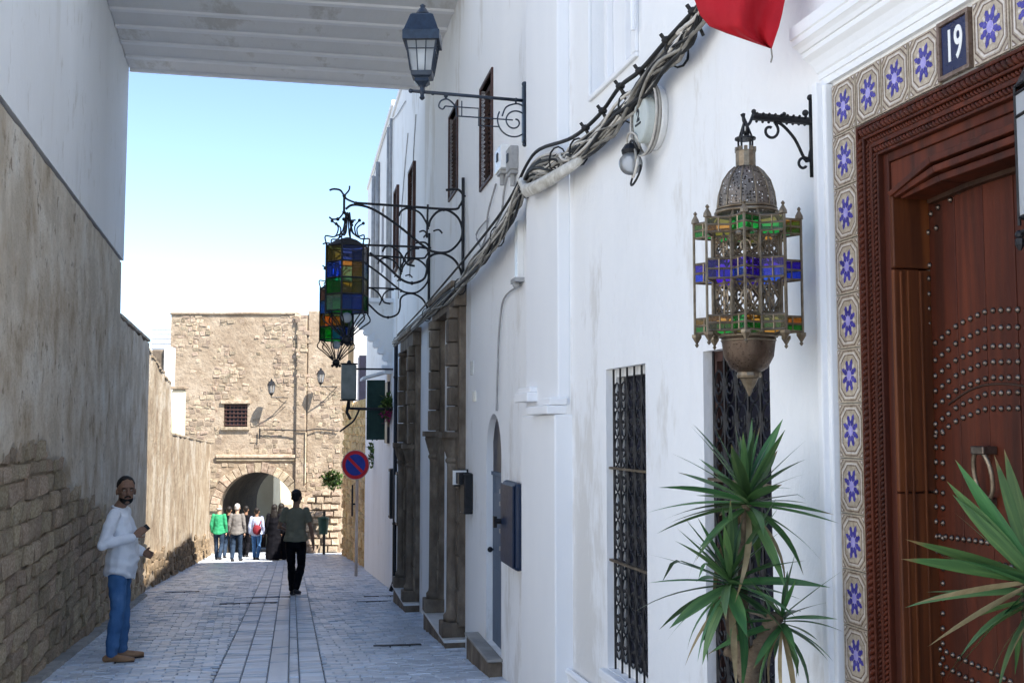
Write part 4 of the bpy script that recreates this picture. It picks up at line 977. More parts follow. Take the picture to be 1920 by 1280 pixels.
offL = [0,115,220,320,420,540,620]; offR = [0,115,240,345,450,550,655]
for i, (x, y) in enumerate(zip(colx, topy)):
    f = min(1, i/9)
    for a, b_ in zip(offL, offR): nail_px(*Z5(x + (2 if a > 300 else 0), y + a + (b_-a)*f))
yy = 553.
while yy < 800:
    nail_px(1730.5, yy); nail_px(1742.5, yy-2); yy += 27.6
yy = 808.
while yy < 1275:
    dy = .03+.0016*(yy-808)*.35
    for k_ in range(4): nail_px(1731+k_*12.7, yy + k_*(yy-808)*.012+k_*1.0)
    yy += 27.2
for x, y in ((375,853),(350,970),(412,972),(345,1105),(405,1095),(345,1245),(405,1235),(400,668),(475,628),(425,498),(492,437),(445,350),(605,368),(530,283),(687,293),(605,200),(785,222),(690,135),(890,170),(990,135),(1085,105),(1150,75)):
    nail_px(1660+x/4.923, 300+y/4.923)
for k_ in range(14):
    nail_px(1752+k_*11.2, 1003+k_*1.5-.0*k_); nail_px(1752+k_*11.2, 1029+k_*2.6)
    nail_px(1740+k_*12, 1205+k_*5.5); nail_px(1740+k_*12, 1232+k_*6.2)
for t, z in nails[:300]:
    link('nail', nme, door, Matrix.Translation((-t, LEAF+.001, z)))
# wicket arch groove strip
ca, cz_ = FW.hit(1893, 900, LEAF); pts = []
for x, y in ((283,775),(330,740),(380,705),(440,672),(500,652),(560,642),(640,638),(720,642),(790,655)):
    t, z = FW.hit(*Z5(x, y), LEAF); pts.append((t, LEAF+.001, z))
q = MB(-1); q.tube(spl(pts, 4), .004, 5); q.obj('wicket_edge', m_wooddark, door)
kt, kz = FW.hit(1860, 890, LEAF)
q = MB(-1); q.tube([(kt+.040*math.cos(a), LEAF+.03+.012*math.sin(a), kz+.072*math.sin(a)) for a in [2*math.pi*i/28 for i in range(28)]], .0072, 7, closed=True); kn = q.obj('ring_knocker', m_brass, door, smooth=True)
q = MB(-1); q.box(kt-.03,kt+.03,LEAF,LEAF+.05,kz+.06,kz+.085); q.box(kt-.022,kt+.022,LEAF,LEAF+.035,kz-.095,kz-.065); q.obj('knocker_mount', m_nail, kn, bevel=.004)
q = MB(-1); q.box(3.2,5.3,-.14,.45,-.75,-.36); q.obj('door_step', m_marble, srd, bevel=.015)
# ------------------------------------------------------------------ pierced brass lantern and its bracket
bt, bz = FW.hit(1527, 228)
brk = thing('lantern_bracket', 'small black scrolled iron bracket holding the brass lantern beside the door cornice', 'bracket', FW.M)
_, zt = FW.hit(1527, 185); _, zbm = FW.hit(1527, 333)
BT = 3.20; LO = .275
q = MB(-1); q.tube([(BT,.012,zbm),(BT,.012,zt)], [.010,.009], 6); q.ball((BT,.014,zt+.004), .012); q.obj('wall_rod', m_iron, brk, smooth=True)
q = MB(-1); q.tube([(BT,.012,bz),(BT,LO-.03,bz+.004)], .0145, 7)
for k_ in range(9): q.tube([(BT-.016,.03+k_*.024,bz-.012),(BT+.016,.042+k_*.024,bz+.014)], .005, 4)
q.tube(spl([(BT,LO-.03,bz+.004),(BT,LO-.018,bz-.022),(BT,LO-.004,bz-.030),(BT,LO+.006,bz-.012),(BT,LO+.004,bz+.012)],4), .006, 5); q.ball((BT,.035,bz+.03), .012); q.ball((BT,.12,bz+.02), .008); q.ball((BT,LO-.035,bz+.022), .009); q.obj('arm', m_iron, brk)
q = MB(-1); q.tube([(BT,y,z) for y, z in [(v.y, v.z) for v in spl([(0,.016,zbm+.10),(0,.035,bz-.15),(0,.08,bz-.07),(0,.13,bz-.02),(0,.16,bz-.012)],5)]], .006, 5)
q.tube([(BT,y,z) for y, z in spiral(.175,bz-.045,.034,.012,2.2,2.2+6.0)], .0055, 5)
q.tube([(BT,y,z) for y, z in spiral(.045,zbm+.045,.032,.010,-2.8+math.pi*2,-2.8+math.pi*2-6.0)], .0055, 5); q.obj('scroll', m_iron, brk)
LP = FW.world(BT, LO, 0)
def zL(py): return at(1398, py, LP.y).z
lan = thing('brass_lantern', 'large pierced brass lantern with green, amber and violet glass bands hanging beside the door', 'lantern', T(LP.x, LP.y, 0, rad(8)))
q = MB(); q.tube(spl([(0,0,zL(262)),(.012,0,zL(245)),(.0,0,zL(226)),(-.012,0,zL(214))],4), .006, 5); q.tube([(0,.016*math.cos(a),zL(240)+.024*math.sin(a)) for a in [math.pi*2*i/14 for i in range(14)]], .005, 5, closed=True)
for a in (.6, 2.2, 3.9, 5.4): q.tube([(.028*math.cos(a),.028*math.sin(a),zL(285)),(.030*math.cos(a),.030*math.sin(a),zL(262)),(.006*math.cos(a),.006*math.sin(a),zL(232))], .004, 5)
q.obj('hanger', m_iron, lan)
q = MB(); q.lathe([(.038,zL(262)),(.038,zL(259)),(.012,zL(258))], 14); q.obj('collar_disc', m_iron, lan)
q = MB(); q.lathe([(.036,zL(316)),(.036,zL(284)),(.030,zL(283))], 12)
for k_ in range(10):
    a = math.pi*2*k_/10; q.box(.033*math.cos(a)-.005,.033*math.cos(a)+.005,.033*math.sin(a)-.005,.033*math.sin(a)+.005,zL(285),zL(277))
q.obj('neck', m_brass, lan, smooth=False)
ZD0, ZD1 = zL(400), zL(314)
q = MB(); q.lathe([(.104,0),(.104,.03),(.099,.07),(.085,.115),(.062,.148),(.040,ZD1-ZD0)], 28, (0,0,ZD0)); q.obj('dome', m_dome, lan, smooth=True)
q = MB(); 
for k_ in range(12):
    a = math.pi/6*k_; q.tube([(r*math.cos(a), r*math.sin(a), ZD0+z) for r, z in ((.105,0),(.105,.03),(.100,.07),(.086,.115),(.063,.148),(.041,ZD1-ZD0))], .003, 4)
q.tube([(.108*math.cos(a),.108*math.sin(a),ZD0) for a in [math.pi*2*i/28 for i in range(28)]], .0075, 6, closed=True)
q.tube([(.105*math.cos(a),.105*math.sin(a),ZD0+.014) for a in [math.pi*2*i/28 for i in range(28)]], .005, 5, closed=True); q.obj('dome_ribs', m_brass, lan, smooth=True)
# star-plan body
ZT, ZB = zL(428), zL(612); NP = 8
RO, RI = .188, .128
star = []
for k_ in range(NP):
    a = 2*math.pi*k_/NP + math.pi/8; star.append((RO*math.cos(a), RO*math.sin(a))); a += math.pi/NP; star.append((RI*math.cos(a), RI*math.sin(a)))
post = MB(); post.tube([(0,0,ZB-.028),(0,0,ZT+.028)], .0052, 5); pme = post.mesh('post', m_brass)
for x, y in star: link('post', pme, lan, Matrix.Translation((x, y, 0)))
q = MB()
bands = [(ZT+.022, ZT-.030), (zL(498)+.010, zL(528)), (ZB+.030, ZB-.022)]
for zt_, zb_ in bands:
    for zz in (zt_, (zt_+zb_)/2, zb_): q.tube([(x, y, zz) for x, y in star], .0038, 4, closed=True)
q.obj('band_rails', m_brass, lan)
pal = [['green','amber','olive','green','green','olive'], ['purple','blue','purple','purple','purple','blue'], ['amber','green','amber','amber','green','olive']]
rg = random.Random(3)
for bi, (zt_, zb_) in enumerate(bands):
    for k_ in range(16):
        A_, B_ = star[k_], star[(k_+1) % 16]
        q = MB(); q.poly([(A_[0],A_[1],zb_+.004),(B_[0],B_[1],zb_+.004),(B_[0],B_[1],(zt_+zb_)/2-.002),(A_[0],A_[1],(zt_+zb_)/2-.002)]); c1 = pal[bi][rg.randrange(6)]
        q.obj('glass_pane', G[c1], lan, recalc=False)
        q = MB(); q.poly([(A_[0],A_[1],(zt_+zb_)/2+.002),(B_[0],B_[1],(zt_+zb_)/2+.002),(B_[0],B_[1],zt_-.004),(A_[0],A_[1],zt_-.004)]); c1 = pal[bi][rg.randrange(6)]
        q.obj('glass_pane', G[c1], lan, recalc=False)
        q = MB(); mx, my = (A_[0]+B_[0])/2, (A_[1]+B_[1])/2; q.tube([(mx,my,zb_),(mx,my,zt_)], .003, 4); q.obj('pane_bar', m_brass, lan)
# inner lattice cage
for lo_, hi_ in ((bands[1][0], bands[0][1]), (bands[2][0], bands[1][1])):
    for k_ in range(8):
        a, b2 = 2*math.pi*k_/8, 2*math.pi*(k_+1)/8; A_ = Vector((.118*math.cos(a),.118*math.sin(a),0)); B_ = Vector((.118*math.cos(b2),.118*math.sin(b2),0))
        q = MB(); L2 = lambda f, z: A_.lerp(B_, f) + Vector((0,0,z)); H_ = hi_-lo_
        for p, r_ in (((0,0),(1,1)),((1,0),(0,1)),((0,.5),(.5,0)),((.5,0),(1,.5)),((1,.5),(.5,1)),((.5,1),(0,.5)),((.5,0),(.5,1))): q.tube([L2(p[0],lo_+H_*p[1]), L2(r_[0],lo_+H_*r_[1])], .0042, 4)
        q.tube([L2(.5+.2*math.cos(t_), lo_+H_*(.5+.2*math.sin(t_))) for t_ in [math.pi*2*i/10 for i in range(10)]], .004, 4, closed=True)
        q.tube([A_+Vector((0,0,lo_)), A_+Vector((0,0,hi_))], .0055, 5)
        for zz in (lo_+.012, hi_-.012): q.tube([L2(0,zz), L2(1,zz)], .004, 4)
        for f in (.12,.88):
            for g_ in (.1,.25,.75,.9): q.ball(tuple(L2(f,lo_+H_*g_)), .006, n=4)
        q.obj('lattice_panel', m_brass, lan)
# sloping struts, finials, pendants
for k_ in range(8):
    x, y = star[2*k_]; xi, yi = star[2*k_+1]
    q = MB(); q.lathe([(.016,0),(.014,.012),(.004,.030),(.008,.036),(.002,.044)], 6, (x*.97,y*.97,ZT+.024)); q.obj('finial', m_brass, lan)
    q = MB(); q.lathe([(.002,-.046),(.008,-.038),(.004,-.032),(.018,-.010),(.018,0)], 6, (x*.97,y*.97,ZB-.026)); q.obj('pendant', m_brass, lan)
    q = MB(); q.tube([(xi,yi,ZT+.02),(xi*.82,yi*.82,ZD0)], .005, 4); q.obj('strut', m_brass, lan); q = MB(); q.tube([(xi,yi,ZB-.02),(xi*.76,yi*.76,zL(630))], .005, 4); q.obj('strut', m_brass, lan)
Zr = zL(630)
q = MB(); q.tube([(.098*math.cos(a),.098*math.sin(a),Zr) for a in [math.pi*2*i/28 for i in range(28)]], .008, 6, closed=True); q.tube([(.094*math.cos(a),.094*math.sin(a),Zr-.016) for a in [math.pi*2*i/28 for i in range(28)]], .0045, 5, closed=True); q.obj('bowl_rim', m_brass, lan, smooth=True)
q = MB(); q.lathe([(.04,zL(698)-Zr),(.066,zL(690)-Zr),(.088,zL(668)-Zr),(.095,zL(640)-Zr),(.096,-.002)], 24, (0,0,Zr)); q.obj('bowl', m_bowl, lan, smooth=True)
q = MB(); q.lathe([(.042,0),(.045,.008),(.042,.02)], 12, (0,0,zL(708))); q.obj('bowl_ring', m_brass, lan)
q = MB(); q.lathe([(.003,0),(.012,.02),(.034,zL(709)-zL(742))], 8, (0,0,zL(742))); q.obj('drop', m_brass, lan)
# white-glass lantern that shows only its edge at the right
LP2 = at(2005, 300, 2.75)
def zM(py): return at(1915, py, 2.75).z
ml = thing('milk_glass_lantern', 'white glass lantern cut off by the right edge of the picture before the door', 'lantern', T(LP2.x, LP2.y, 0, rad(30)))
R6 = .120; hx = [(R6*math.cos(math.pi/3*k_), R6*math.sin(math.pi/3*k_)) for k_ in range(6)]
for k_ in range(6):
    A_, B_ = hx[k_], hx[(k_+1) % 6]
    for z0, z1 in ((zM(205), zM(165)), (zM(400), zM(212))):
        q = MB(); q.poly([(A_[0],A_[1],z0),(B_[0],B_[1],z0),(B_[0],B_[1],z1),(A_[0],A_[1],z1)]); q.obj('glass_pane', G['milk'], ml, recalc=False)
    q = MB(); q.tube([(A_[0],A_[1],zM(415)),(A_[0],A_[1],zM(150))], .005, 5); q.lathe([(.004,-.03),(.012,-.015),(.012,0)], 6, (A_[0],A_[1],zM(440))); q.ball((A_[0],A_[1],zM(432)), .012, n=6); q.obj('post', m_iron, ml)
for py in (150, 165, 208, 400, 428):
    q = MB(); q.tube([(x, y, zM(py)) for x, y in hx], .0045, 5, closed=True); q.obj('ring', m_iron, ml)
q = MB(); q.lathe([(.12,0),(.09,.06),(.03,.11),(.012,.13)], 6, (0,0,zM(150))); q.obj('cap', m_iron, ml); q = MB(); q.tube([(0,0,zM(150)+.12),(0,0,zM(150)+.5)], .006, 5); q.obj('hanging_rod', m_iron, ml)
z_ = zM(150)+.5; tM = (LP2-FW.O).dot(FW.e); wpt = FW.world(tM, 0, z_)
bpy.context.view_layer.update()
q = MB(); q.tube([(0,0,z_), tuple(ml.matrix_world.inverted() @ wpt)], .008, 5); q.obj('hanging_arm', m_iron, ml)
# ------------------------------------------------------------------ street lamp on its scrolled arm
t_l, z_arm = RW.hit(1000, 190)
sl = thing('wall_street_lamp', 'blue-black street lamp on a scrolled iron arm under the passage ceiling', 'street lamp', RW.M)
tl = t_l; AO = .835; S6 = AO/715.                        # metres per survey unit (zoomed sketch units)
def K6(x, y): return (tl, .012+(1030-x)*S6, z_arm+(670-y)*S6)
q = MB(-1); q.box(tl-.03,tl+.03,.05,.085,K6(0,945)[2],K6(0,570)[2]); q.ball((tl,.068,K6(0,562)[2]), .022); q.ball((tl,.068,K6(0,958)[2]), .018); q.obj('wall_plate', m_lampblue, sl, bevel=.006)
q = MB(-1); q.tube([(tl,.07,z_arm),K6(250,648)], .013, 8); q.ball(K6(245,648), .017)
for x in (385, 470, 925): q.ball(K6(x, 668 if x > 400 else 655), .016)
q.obj('arm', m_lampblue, sl, smooth=True)
q = MB(-1)
def st6(pts, r=.0062, k=5): q.tube([tuple(p) for p in spl([K6(*p) for p in pts], k)], r, 5)
q.tube([K6(x, y) for x, y in spiral(918, 812, 118, 16, -2.6, -2.6-3.6*math.pi, 60)], .0062, 5)
st6([(1020,800),(1010,740),(960,700),(918,695),(860,720),(835,780)])
q.tube([K6(905,802),K6(540,795)], .0055, 5); q.tube([K6(810,850),K6(680,850),K6(680,738),K6(465,735)], .0055, 5)
st6([(540,795),(530,735),(500,700),(470,688),(435,705),(425,740),(450,755),(465,735)])
q.tube([K6(572,695),K6(572,795)], .005, 5); q.tube([K6(470,688),K6(470,665)], .008, 5); q.tube([K6(925,695),K6(925,670)], .008, 5)
q.obj('scrollwork', m_lampblue, sl)
lc = K6(318, 640); ox, oy = lc[0], lc[1]; u6 = S6
def zK(y): return z_arm+(670-y)*u6
def sq(mb, prof, m=0, a0=math.pi/4): mb.lathe([(r*1.414, z) for r, z in prof], 4, (ox, oy, 0), m, a0+rad(12))
q = MB(-1); sq(q, [(.030,zK(612)),(.055,zK(590)),(.050,zK(570)),(.075,zK(560)),(.082,zK(530))]); q.lathe([(.006,zK(705)),(.022,zK(690)),(.014,zK(672)),(.022,zK(650)),(.018,zK(625)),(.03,zK(610))], 10, (ox,oy,0)); q.obj('base', m_lampblue, sl, bevel=.003)
q = MB(-1); sq(q, [(.136,zK(345)),(.136,zK(282)),(.128,zK(278)),(.085,zK(170)),(.070,zK(158))]); roof = q.obj('hood', m_lampblue, sl, bevel=.004)
q = MB(-1); q.lathe([(.060,zK(150)),(.052,zK(140)),(.030,zK(112)),(.016,zK(100)),(.024,zK(90)),(.006,zK(78))], 10, (ox,oy,0)); q.obj('hood_finial', m_lampblue, roof, smooth=True)
q = MB(-1)
for i in range(4):
    a, b_ = math.pi/4+rad(12)+math.pi/2*i, math.pi/4+rad(12)+math.pi/2*(i+1)
    P0 = lambda a_, r, z: Vector((ox+r*1.414*math.cos(a_), oy+r*1.414*math.sin(a_), z))
    A0_, A1_, B0_, B1_ = P0(a,.078,zK(530)), P0(a,.122,zK(285)), P0(b_,.078,zK(530)), P0(b_,.122,zK(285))
    q.tube([A0_, A1_], .0075, 5)
    for f in (1/3, 2/3): q.tube([A0_.lerp(B0_, f), A1_.lerp(B1_, f)], .004, 4)
    q.tube([A0_.lerp(A1_,.55), B0_.lerp(B1_,.55)], .004, 4)
    gq = MB(-1); ins = .97; cc = Vector((ox, oy, 0))
    def inn(v): return (ox+(v.x-ox)*ins, oy+(v.y-oy)*ins, v.z)
    gq.poly([inn(A0_), inn(B0_), inn(B1_), inn(A1_)]); gq.obj('pane', G['clear'], sl, recalc=False)
q.obj('glazing_bars', m_lampblue, sl)
q = MB(-1); q.lathe([(.02,zK(520)),(.04,zK(470)),(.042,zK(420)),(.03,zK(380)),(.015,zK(370))], 10, (ox,oy,0)); q.obj('bulb', m_enamel, sl, smooth=True)
# ------------------------------------------------------------------ wrought brackets with coloured-glass lanterns
STROKES = [([(1165,-25),(1165,360),(1165,760)], 1.3), ([(400,188),(740,198),(1080,208),(1140,180),(1165,110),(1125,62),(1040,70)], 1), ([(400,188),(340,165),(318,140),(290,102),(245,95),(215,105)], .8),
    ([(318,140),(350,100),(355,68)], .7), ([(318,140),(318,255)], .9), ([(330,235),(370,205),(440,205),(540,238),(700,340),(880,480),(960,520),(1060,515),(1140,440),(1160,360),(1130,270),(1050,215),(980,230),(930,290),(918,340)], 1),
    ([(300,485),(860,490),(910,520)], .9), ([(500,540),(620,630),(720,720),(800,748),(880,720),(905,660),(910,580),(950,540),(1020,530),(1100,570),(1145,640),(1165,720)], 1),
    ([(910,180),(905,420)], .8), ([(705,270),(720,235),(770,212),(850,240),(900,310),(915,360)], .8), ([(590,530),(610,495),(650,490),(710,530),(745,585),(770,615),(820,625)], .8),
    ([(745,585),(760,540),(800,505),(850,500)], .7), ([(850,380),(880,370),(900,390),(880,420)], .7), ([(950,370),(990,360),(1015,385)], .7), ([(745,585),(720,640)], .7), ([(1165,108),(1240,108)], .8), ([(1165,690),(1230,690)], .8),
    ([(318,255),(285,300),(240,310),(215,295)], .7), ([(318,255),(350,310),(400,310)], .7)]
BAL = [(318,140),(400,190),(1025,212),(745,585),(318,258),(800,748),(375,322),(275,308)]
def scroll_bracket(label, tb, z0, lan_label, second):
    S = .00147
    b = thing('scroll_bracket', label, 'bracket', RW.M, 'scrolled lantern brackets')
    kk = lambda x, y: (tb, .03+(1165-x)*S, z0+(490-y)*S)
    for pts, w_ in STROKES:
        if pts[-1][0] > 1165: pts = [(1165, pts[0][1]), (1183, pts[0][1])]
        q = MB(-1); q.tube([tuple(p) for p in spl([kk(*p) for p in pts], 5)], .0135*w_, 6); q.obj('scroll_bar', m_iron, b, smooth=True)
    q = MB(-1)
    for x, y in BAL: q.ball(kk(x, y), .02, n=6)
    q.obj('rivet_balls', m_iron, b, smooth=True)
    o = .03+(1165-345)*S
    W = RW.world(tb, o, 0)
    l_ = thing('stained_glass_lantern', lan_label, 'lantern', T(W.x, W.y, z0, rad(24)), 'stained glass lanterns')
    R_ = .222; zt_, rowh = -.02, .168; n = 6
    P_ = lambda k_, r, z: (r*math.cos(2*math.pi*k_/n), r*math.sin(2*math.pi*k_/n), z)
    colors = [['navy','rose','navy','olive','navy','rose'], ['olive','sky','green','blue','amber','sky'], ['teal','amber','blue','green','olive','amber'], ['purple','green','navy','pale','blue','green']]
    for k_ in range(n):
        for r_ in range(4):
            h0 = zt_ - rowh*r_ - .008; h1 = zt_ - rowh*(r_+1) + .008
            q = MB(); A_, B_ = P_(k_, R_-.004, 0), P_(k_+1, R_-.004, 0)
            q.poly([(A_[0],A_[1],h1),(B_[0],B_[1],h1),(B_[0],B_[1],h0),(A_[0],A_[1],h0)]); q.obj('glass_pane', G[colors[r_][(k_*(1 if not second else 5)+second*2) % 6]], l_, recalc=False)
        q = MB(); q.tube([P_(k_, R_, zt_+.02), P_(k_, R_, zt_-rowh*4-.02)], .0105, 5); q.obj('frame_post', m_iron, l_)
        q = MB(); q.tube(spl([P_(k_, R_, zt_+.02), P_(k_, R_*1.05, zt_+.10), P_(k_, R_*.6, zt_+.10), P_(k_, R_*.45, zt_+.20), P_(k_, R_*.75, zt_+.26)], 4), .008, 5)
        q.tube(spl([P_(k_, R_*.62, zt_+.10), P_(k_, R_*.25, zt_+.16), P_(k_, .02, zt_+.36)], 4), .008, 5); q.ball(P_(k_, R_*.75, zt_+.26), .018, n=5)
        q.obj('crown_scroll', m_iron, l_)
        zb = zt_-rowh*4
        q = MB(); q.tube(spl([P_(k_, R_, zb-.02), P_(k_, R_*1.12, zb-.09), P_(k_, R_*.72, zb-.16), P_(k_, R_*.2, zb-.26)], 4), .008, 5); q.tube(spl([P_(k_, R_*.9, zb-.02), P_(k_, R_*.5, zb-.12), P_(k_, R_*.2, zb-.24)], 4), .007, 5); q.obj('base_scroll', m_iron, l_)
    q = MB()
    for r_ in range(5): q.tube([P_(k_, R_, zt_-rowh*r_) for k_ in range(n)], .0095, 5, closed=True)
    q.obj('frame_rings', m_iron, l_)
    zb = zt_-rowh*4
    q = MB(); q.ball((0,0,zb-.29), .05, n=8); q.ball((.05,0,zb-.33), .02, n=5); q.ball((-.04,.03,zb-.33), .02, n=5); q.ball((0,-.04,zb-.34), .02, n=5); q.obj('base_knob', m_iron, l_, smooth=True)
    q = MB(); q.lathe([(R_*.95,0),(R_*.6,.05),(.02,.09)], 6, (0,0,zt_+.01)); q.obj('lid', m_iron, l_)
    q = MB(); q.ball((0,0,zb-.06), .055, n=8); q.obj('bulb', G['milk'], l_, smooth=True)
    return b
t1_, z1_ = RW.hit(873, 470)
zmid = at(650, 470, 11.35).z
scroll_bracket('black iron scroll bracket holding the nearer stained glass lantern', -3.66, zmid+.06, 'nearer and larger stained glass lantern, blue, green and amber panes, hanging over the lane', 0)
zmid2 = at(625, 545, 14.25).z
scroll_bracket('black iron scroll bracket holding the farther stained glass lantern', -6.75, zmid2+.06, 'farther stained glass lantern with violet and green panes, partly hidden behind the nearer one', 1)
# ------------------------------------------------------------------ cable bundle across the facades
cb = thing('cable_bundle', 'thick sagging bundle of grey and black cables running across the white facades', 'cables')
pathF = [(1345,-30),(1318,28),(1290,72),(1235,130),(1190,190),(1135,245),(1085,285),(1065,297)]
pathR = [(1040,302),(1005,318),(975,375),(950,420),(905,480),(870,530),(835,560),(800,590),(765,620),(742,640)]
base = []
for p in pathF: t, z = FW.hit(*p, .06); base.append(FW.world(t, .06, z))
for p in pathR: t, z = RW.hit(*p, .10); base.append(RW.world(t, .10, z))
rc = random.Random(9)
B_ = spl(base, 5); NB = len(B_)
def offs(i): return 1.0
for k_ in range(34):
    a0 = rc.uniform(0, 6.28); r0 = rc.uniform(.012, .062); ph1 = rc.uniform(0, 6); fr_ = rc.uniform(.25, .7)
    i0 = 0 if rc.random() < .75 else rc.randrange(0, NB//3); i1 = NB if rc.random() < .75 else rc.randrange(2*NB//3, NB)
    pts = []
    for i in range(i0, i1):
        d = (B_[min(i+1, NB-1)] - B_[max(i-1, 0)]).normalized()
        side = Vector((0,0,1)) - d*d.z; side.normalize(); out = d.cross(side); 
        if out.x > 0: out = -out
        a = a0 + 1.1*math.sin(fr_*i*.5+ph1); rr_ = r0*(1+.5*noise.noise(Vector((i*.25, k_*3.1, 0))))
        wob = 1.25 if i > NB*.55 else 1.0
        pts.append(B_[i] + side*(rr_*math.sin(a)*1.15*wob - .02) + out*(.02+abs(rr_*math.cos(a))*.6))
    m_ = (m_cablew, m_cableg, m_cableb, m_cableg, m_cableb)[k_ % 5] if k_ < 24 else m_cableb
    q = MB(); q.tube(pts, rc.uniform(.005, .0125), 5); q.obj('cable', m_, cb, smooth=True)
# black messenger line riding above, with clips
msg = []
for p in ((1325,-10),(1300,22),(1250,76),(1200,133),(1163,162),(1130,208),(1098,240),(1065,262)): t, z = FW.hit(*p, .11); msg.append(FW.world(t, .11, z))
for p in ((1012,280),(988,308),(962,362),(930,412),(880,475),(842,520),(790,580),(745,628)): t, z = RW.hit(*p, .13); msg.append(RW.world(t, .13, z))
q = MB(); q.tube(spl(msg, 4), .012, 6); q.obj('messenger_cable', m_cableb, cb, smooth=True)
for i in (1, 2, 3, 4, 5, 6):
    p = msg[i]; q = MB(); q.ball(tuple(p), .026, .026, .02, n=6)
    q.tube([p+Vector((0,0,-.01)), p+Vector((.05,.03,-.10))], .008, 5); q.tube([p+Vector((-.03,0,.03)), p+Vector((.02,0,-.04))], .010, 5); q.obj('clip', m_cableb, cb)
for k_ in range(9):                                     # straps round the bundle
    i = 3 + k_*9
    if i >= NB-1: break
    c_ = B_[i]; d = (B_[i+1]-B_[i-1]).normalized(); sd_ = (Vector((0,0,1))-d*d.z).normalized(); ou = d.cross(sd_)
    q = MB(); q.tube([c_+sd_*.085*math.cos(a)+ou*.06*math.sin(a) for a in [math.pi*2*j/12 for j in range(12)]], .006, 4, closed=True); q.obj('strap', m_cableb, cb)
# wrapped splice at the pilaster
wc = [FW.world(*(lambda h: (h[0], .10, h[1]))(FW.hit(1090, 300, .10))), RW.world(.45, .16, RW.hit(1045, 306, .16)[1]), RW.world(.10, .16, RW.hit(1012, 300, .16)[1])]
q = MB(); q.tube(spl(wc, 5), [.02,.032,.038,.042,.045,.044,.046,.042,.036,.03,.022], 10)
o_ = q.obj('splice_wrap', m_wrap, cb, smooth=True)
for v in o_.data.vertices: v.co += Vector((1,1,1))*.03*noise.noise(v.co*16)
# loose drops and thin wires on the walls above the bundle
wr = thing('loose_wires', 'thin loose wires climbing the white wall above the cable bundle', 'wires')
for pts in ([(952,330),(945,360),(940,400),(925,430)], [(930,345),(915,400),(912,440),(900,470)], [(700,330),(725,245),(745,215),(760,190)], [(765,250),(758,330),(750,440),(747,560)], [(915,410),(893,440),(905,470)],
            [(780,215),(775,300),(772,420),(768,520)], [(974,535),(945,560),(936,620),(933,700),(931,770)]):
    w3 = []
    for p in pts: t, z = RW.hit(*p, .02); w3.append(RW.world(t, .02, z))
    q = MB(); q.tube(spl(w3, 5), .009, 4); q.obj('wire', m_greypipe, wr)
# white conduit, fuse boxes
cdt = thing('wall_conduit', 'white vertical conduit with a small cap below the cable bundle', 'conduit', RW.M)
q = MB(-1); q.box(-.72,-.60,0,.05,RW.hit(980,522)[1],RW.hit(980,415)[1]); q.obj('duct', m_enamel, cdt, bevel=.006)
q = MB(-1); q.box(-.76,-.57,0,.075,RW.hit(980,530)[1],RW.hit(980,522)[1]); q.ball((-.66,.05,RW.hit(980,534)[1]), .03, n=6); q.obj('end_cap', m_greypipe, cdt)
for px, lab in ((948, 'white fuse box on wall below the street lamp arm, with dark slot'), (968, 'narrow grey fuse box on wall right below the street lamp scroll')):
    t, zt2 = RW.hit(px, 278); _, zb2 = RW.hit(px, 322); f_ = thing('fuse_box', lab, 'fuse box', RW.M)
    wd = .15 if px == 948 else .10
    q = MB(-1); q.box(t-wd,t+wd,0,.07,zb2,zt2); q.obj('case', m_enamel if px == 948 else m_greypipe, f_, bevel=.01)
    q = MB(-1); q.box(t-.04,t+.03,.071,.078,zt2-.12,zt2-.05); q.obj('slot', m_iron, f_)
    q = MB(-1); q.tube([(t,.03,zb2),(t,.03,zb2-.12)], .02, 6); q.box(t-.08,t+.08,0,.06,zb2-.03,zb2-.002); q.obj('cable_gland', m_greypipe, f_)
# ------------------------------------------------------------------ oval junction box with coiled cable and round lamp glass
jt, jz = FW.hit(1234, 222)
jb = thing('junction_box', 'oval grey-green junction box with coiled cable hanging under the cable bundle', 'junction box', FW.M)
def ell(cx, cz, rx, rz, n=24): return [(cx+rx*math.cos(2*math.pi*i/n), cz+rz*math.sin(2*math.pi*i/n)) for i in range(n)]
q = MB(-1); q.prism(ell(jt, jz, .155, .165), 0, .035); q.obj('back_plate', m_enamel, jb, bevel=.01)
q = MB(-1); q.prism(ell(jt-.03, jz+.0, .105, .125), .035, .09); q.obj('cover', mat('grey_green_plastic', two((.46,.50,.48), (.56,.60,.575)), 6, rough=.5, bump=.05), jb, bevel=.012)
text_mesh('mark', '2', .085, m_iron, jb, Matrix.Translation((-(jt-.05), .0905, jz+.02)) @ TXT, 1.0, .004)
q = MB(-1); q.box(jt-.09,jt-.01,.09,.093,jz-.028,jz-.018); q.obj('mark_line', m_iron, jb)
for k_ in range(4):
    q = MB(-1); q.tube([(x, .05+.012*k_, z) for x, z in ell(jt+.005*k_, jz-.005, .172+.006*k_, .178+.005*k_, 30)], .0055, 5, closed=True); q.obj('cable_loop', m_cablew if k_ % 2 else m_cableg, jb)
for k_ in range(5):
    a = k_*.7; cz2 = jz-.10-.075*k_*.6; q = MB(-1)
    q.tube([(jt-.13+.075*math.cos(t_)+.01*k_, .09+.02*math.sin(t_+a), cz2+.05*math.sin(t_)) for t_ in [2*math.pi*i/20 for i in range(20)]], .006+.001*(k_ % 2), 5, closed=True); q.obj('cable_coil', (m_cablew, m_cableb, m_cableg)[k_ % 3], jb)
q = MB(-1); q.ball((jt-.11,.11,jz-.215), .062, .062, .06, n=12); q.obj('round_glass', G['clear'], jb, smooth=True)
q = MB(-1); q.lathe([(.045,0),(.05,.02),(.03,.05)], 12, (jt-.11,.11,jz-.165)); q.obj('lamp_holder', m_iron, jb)
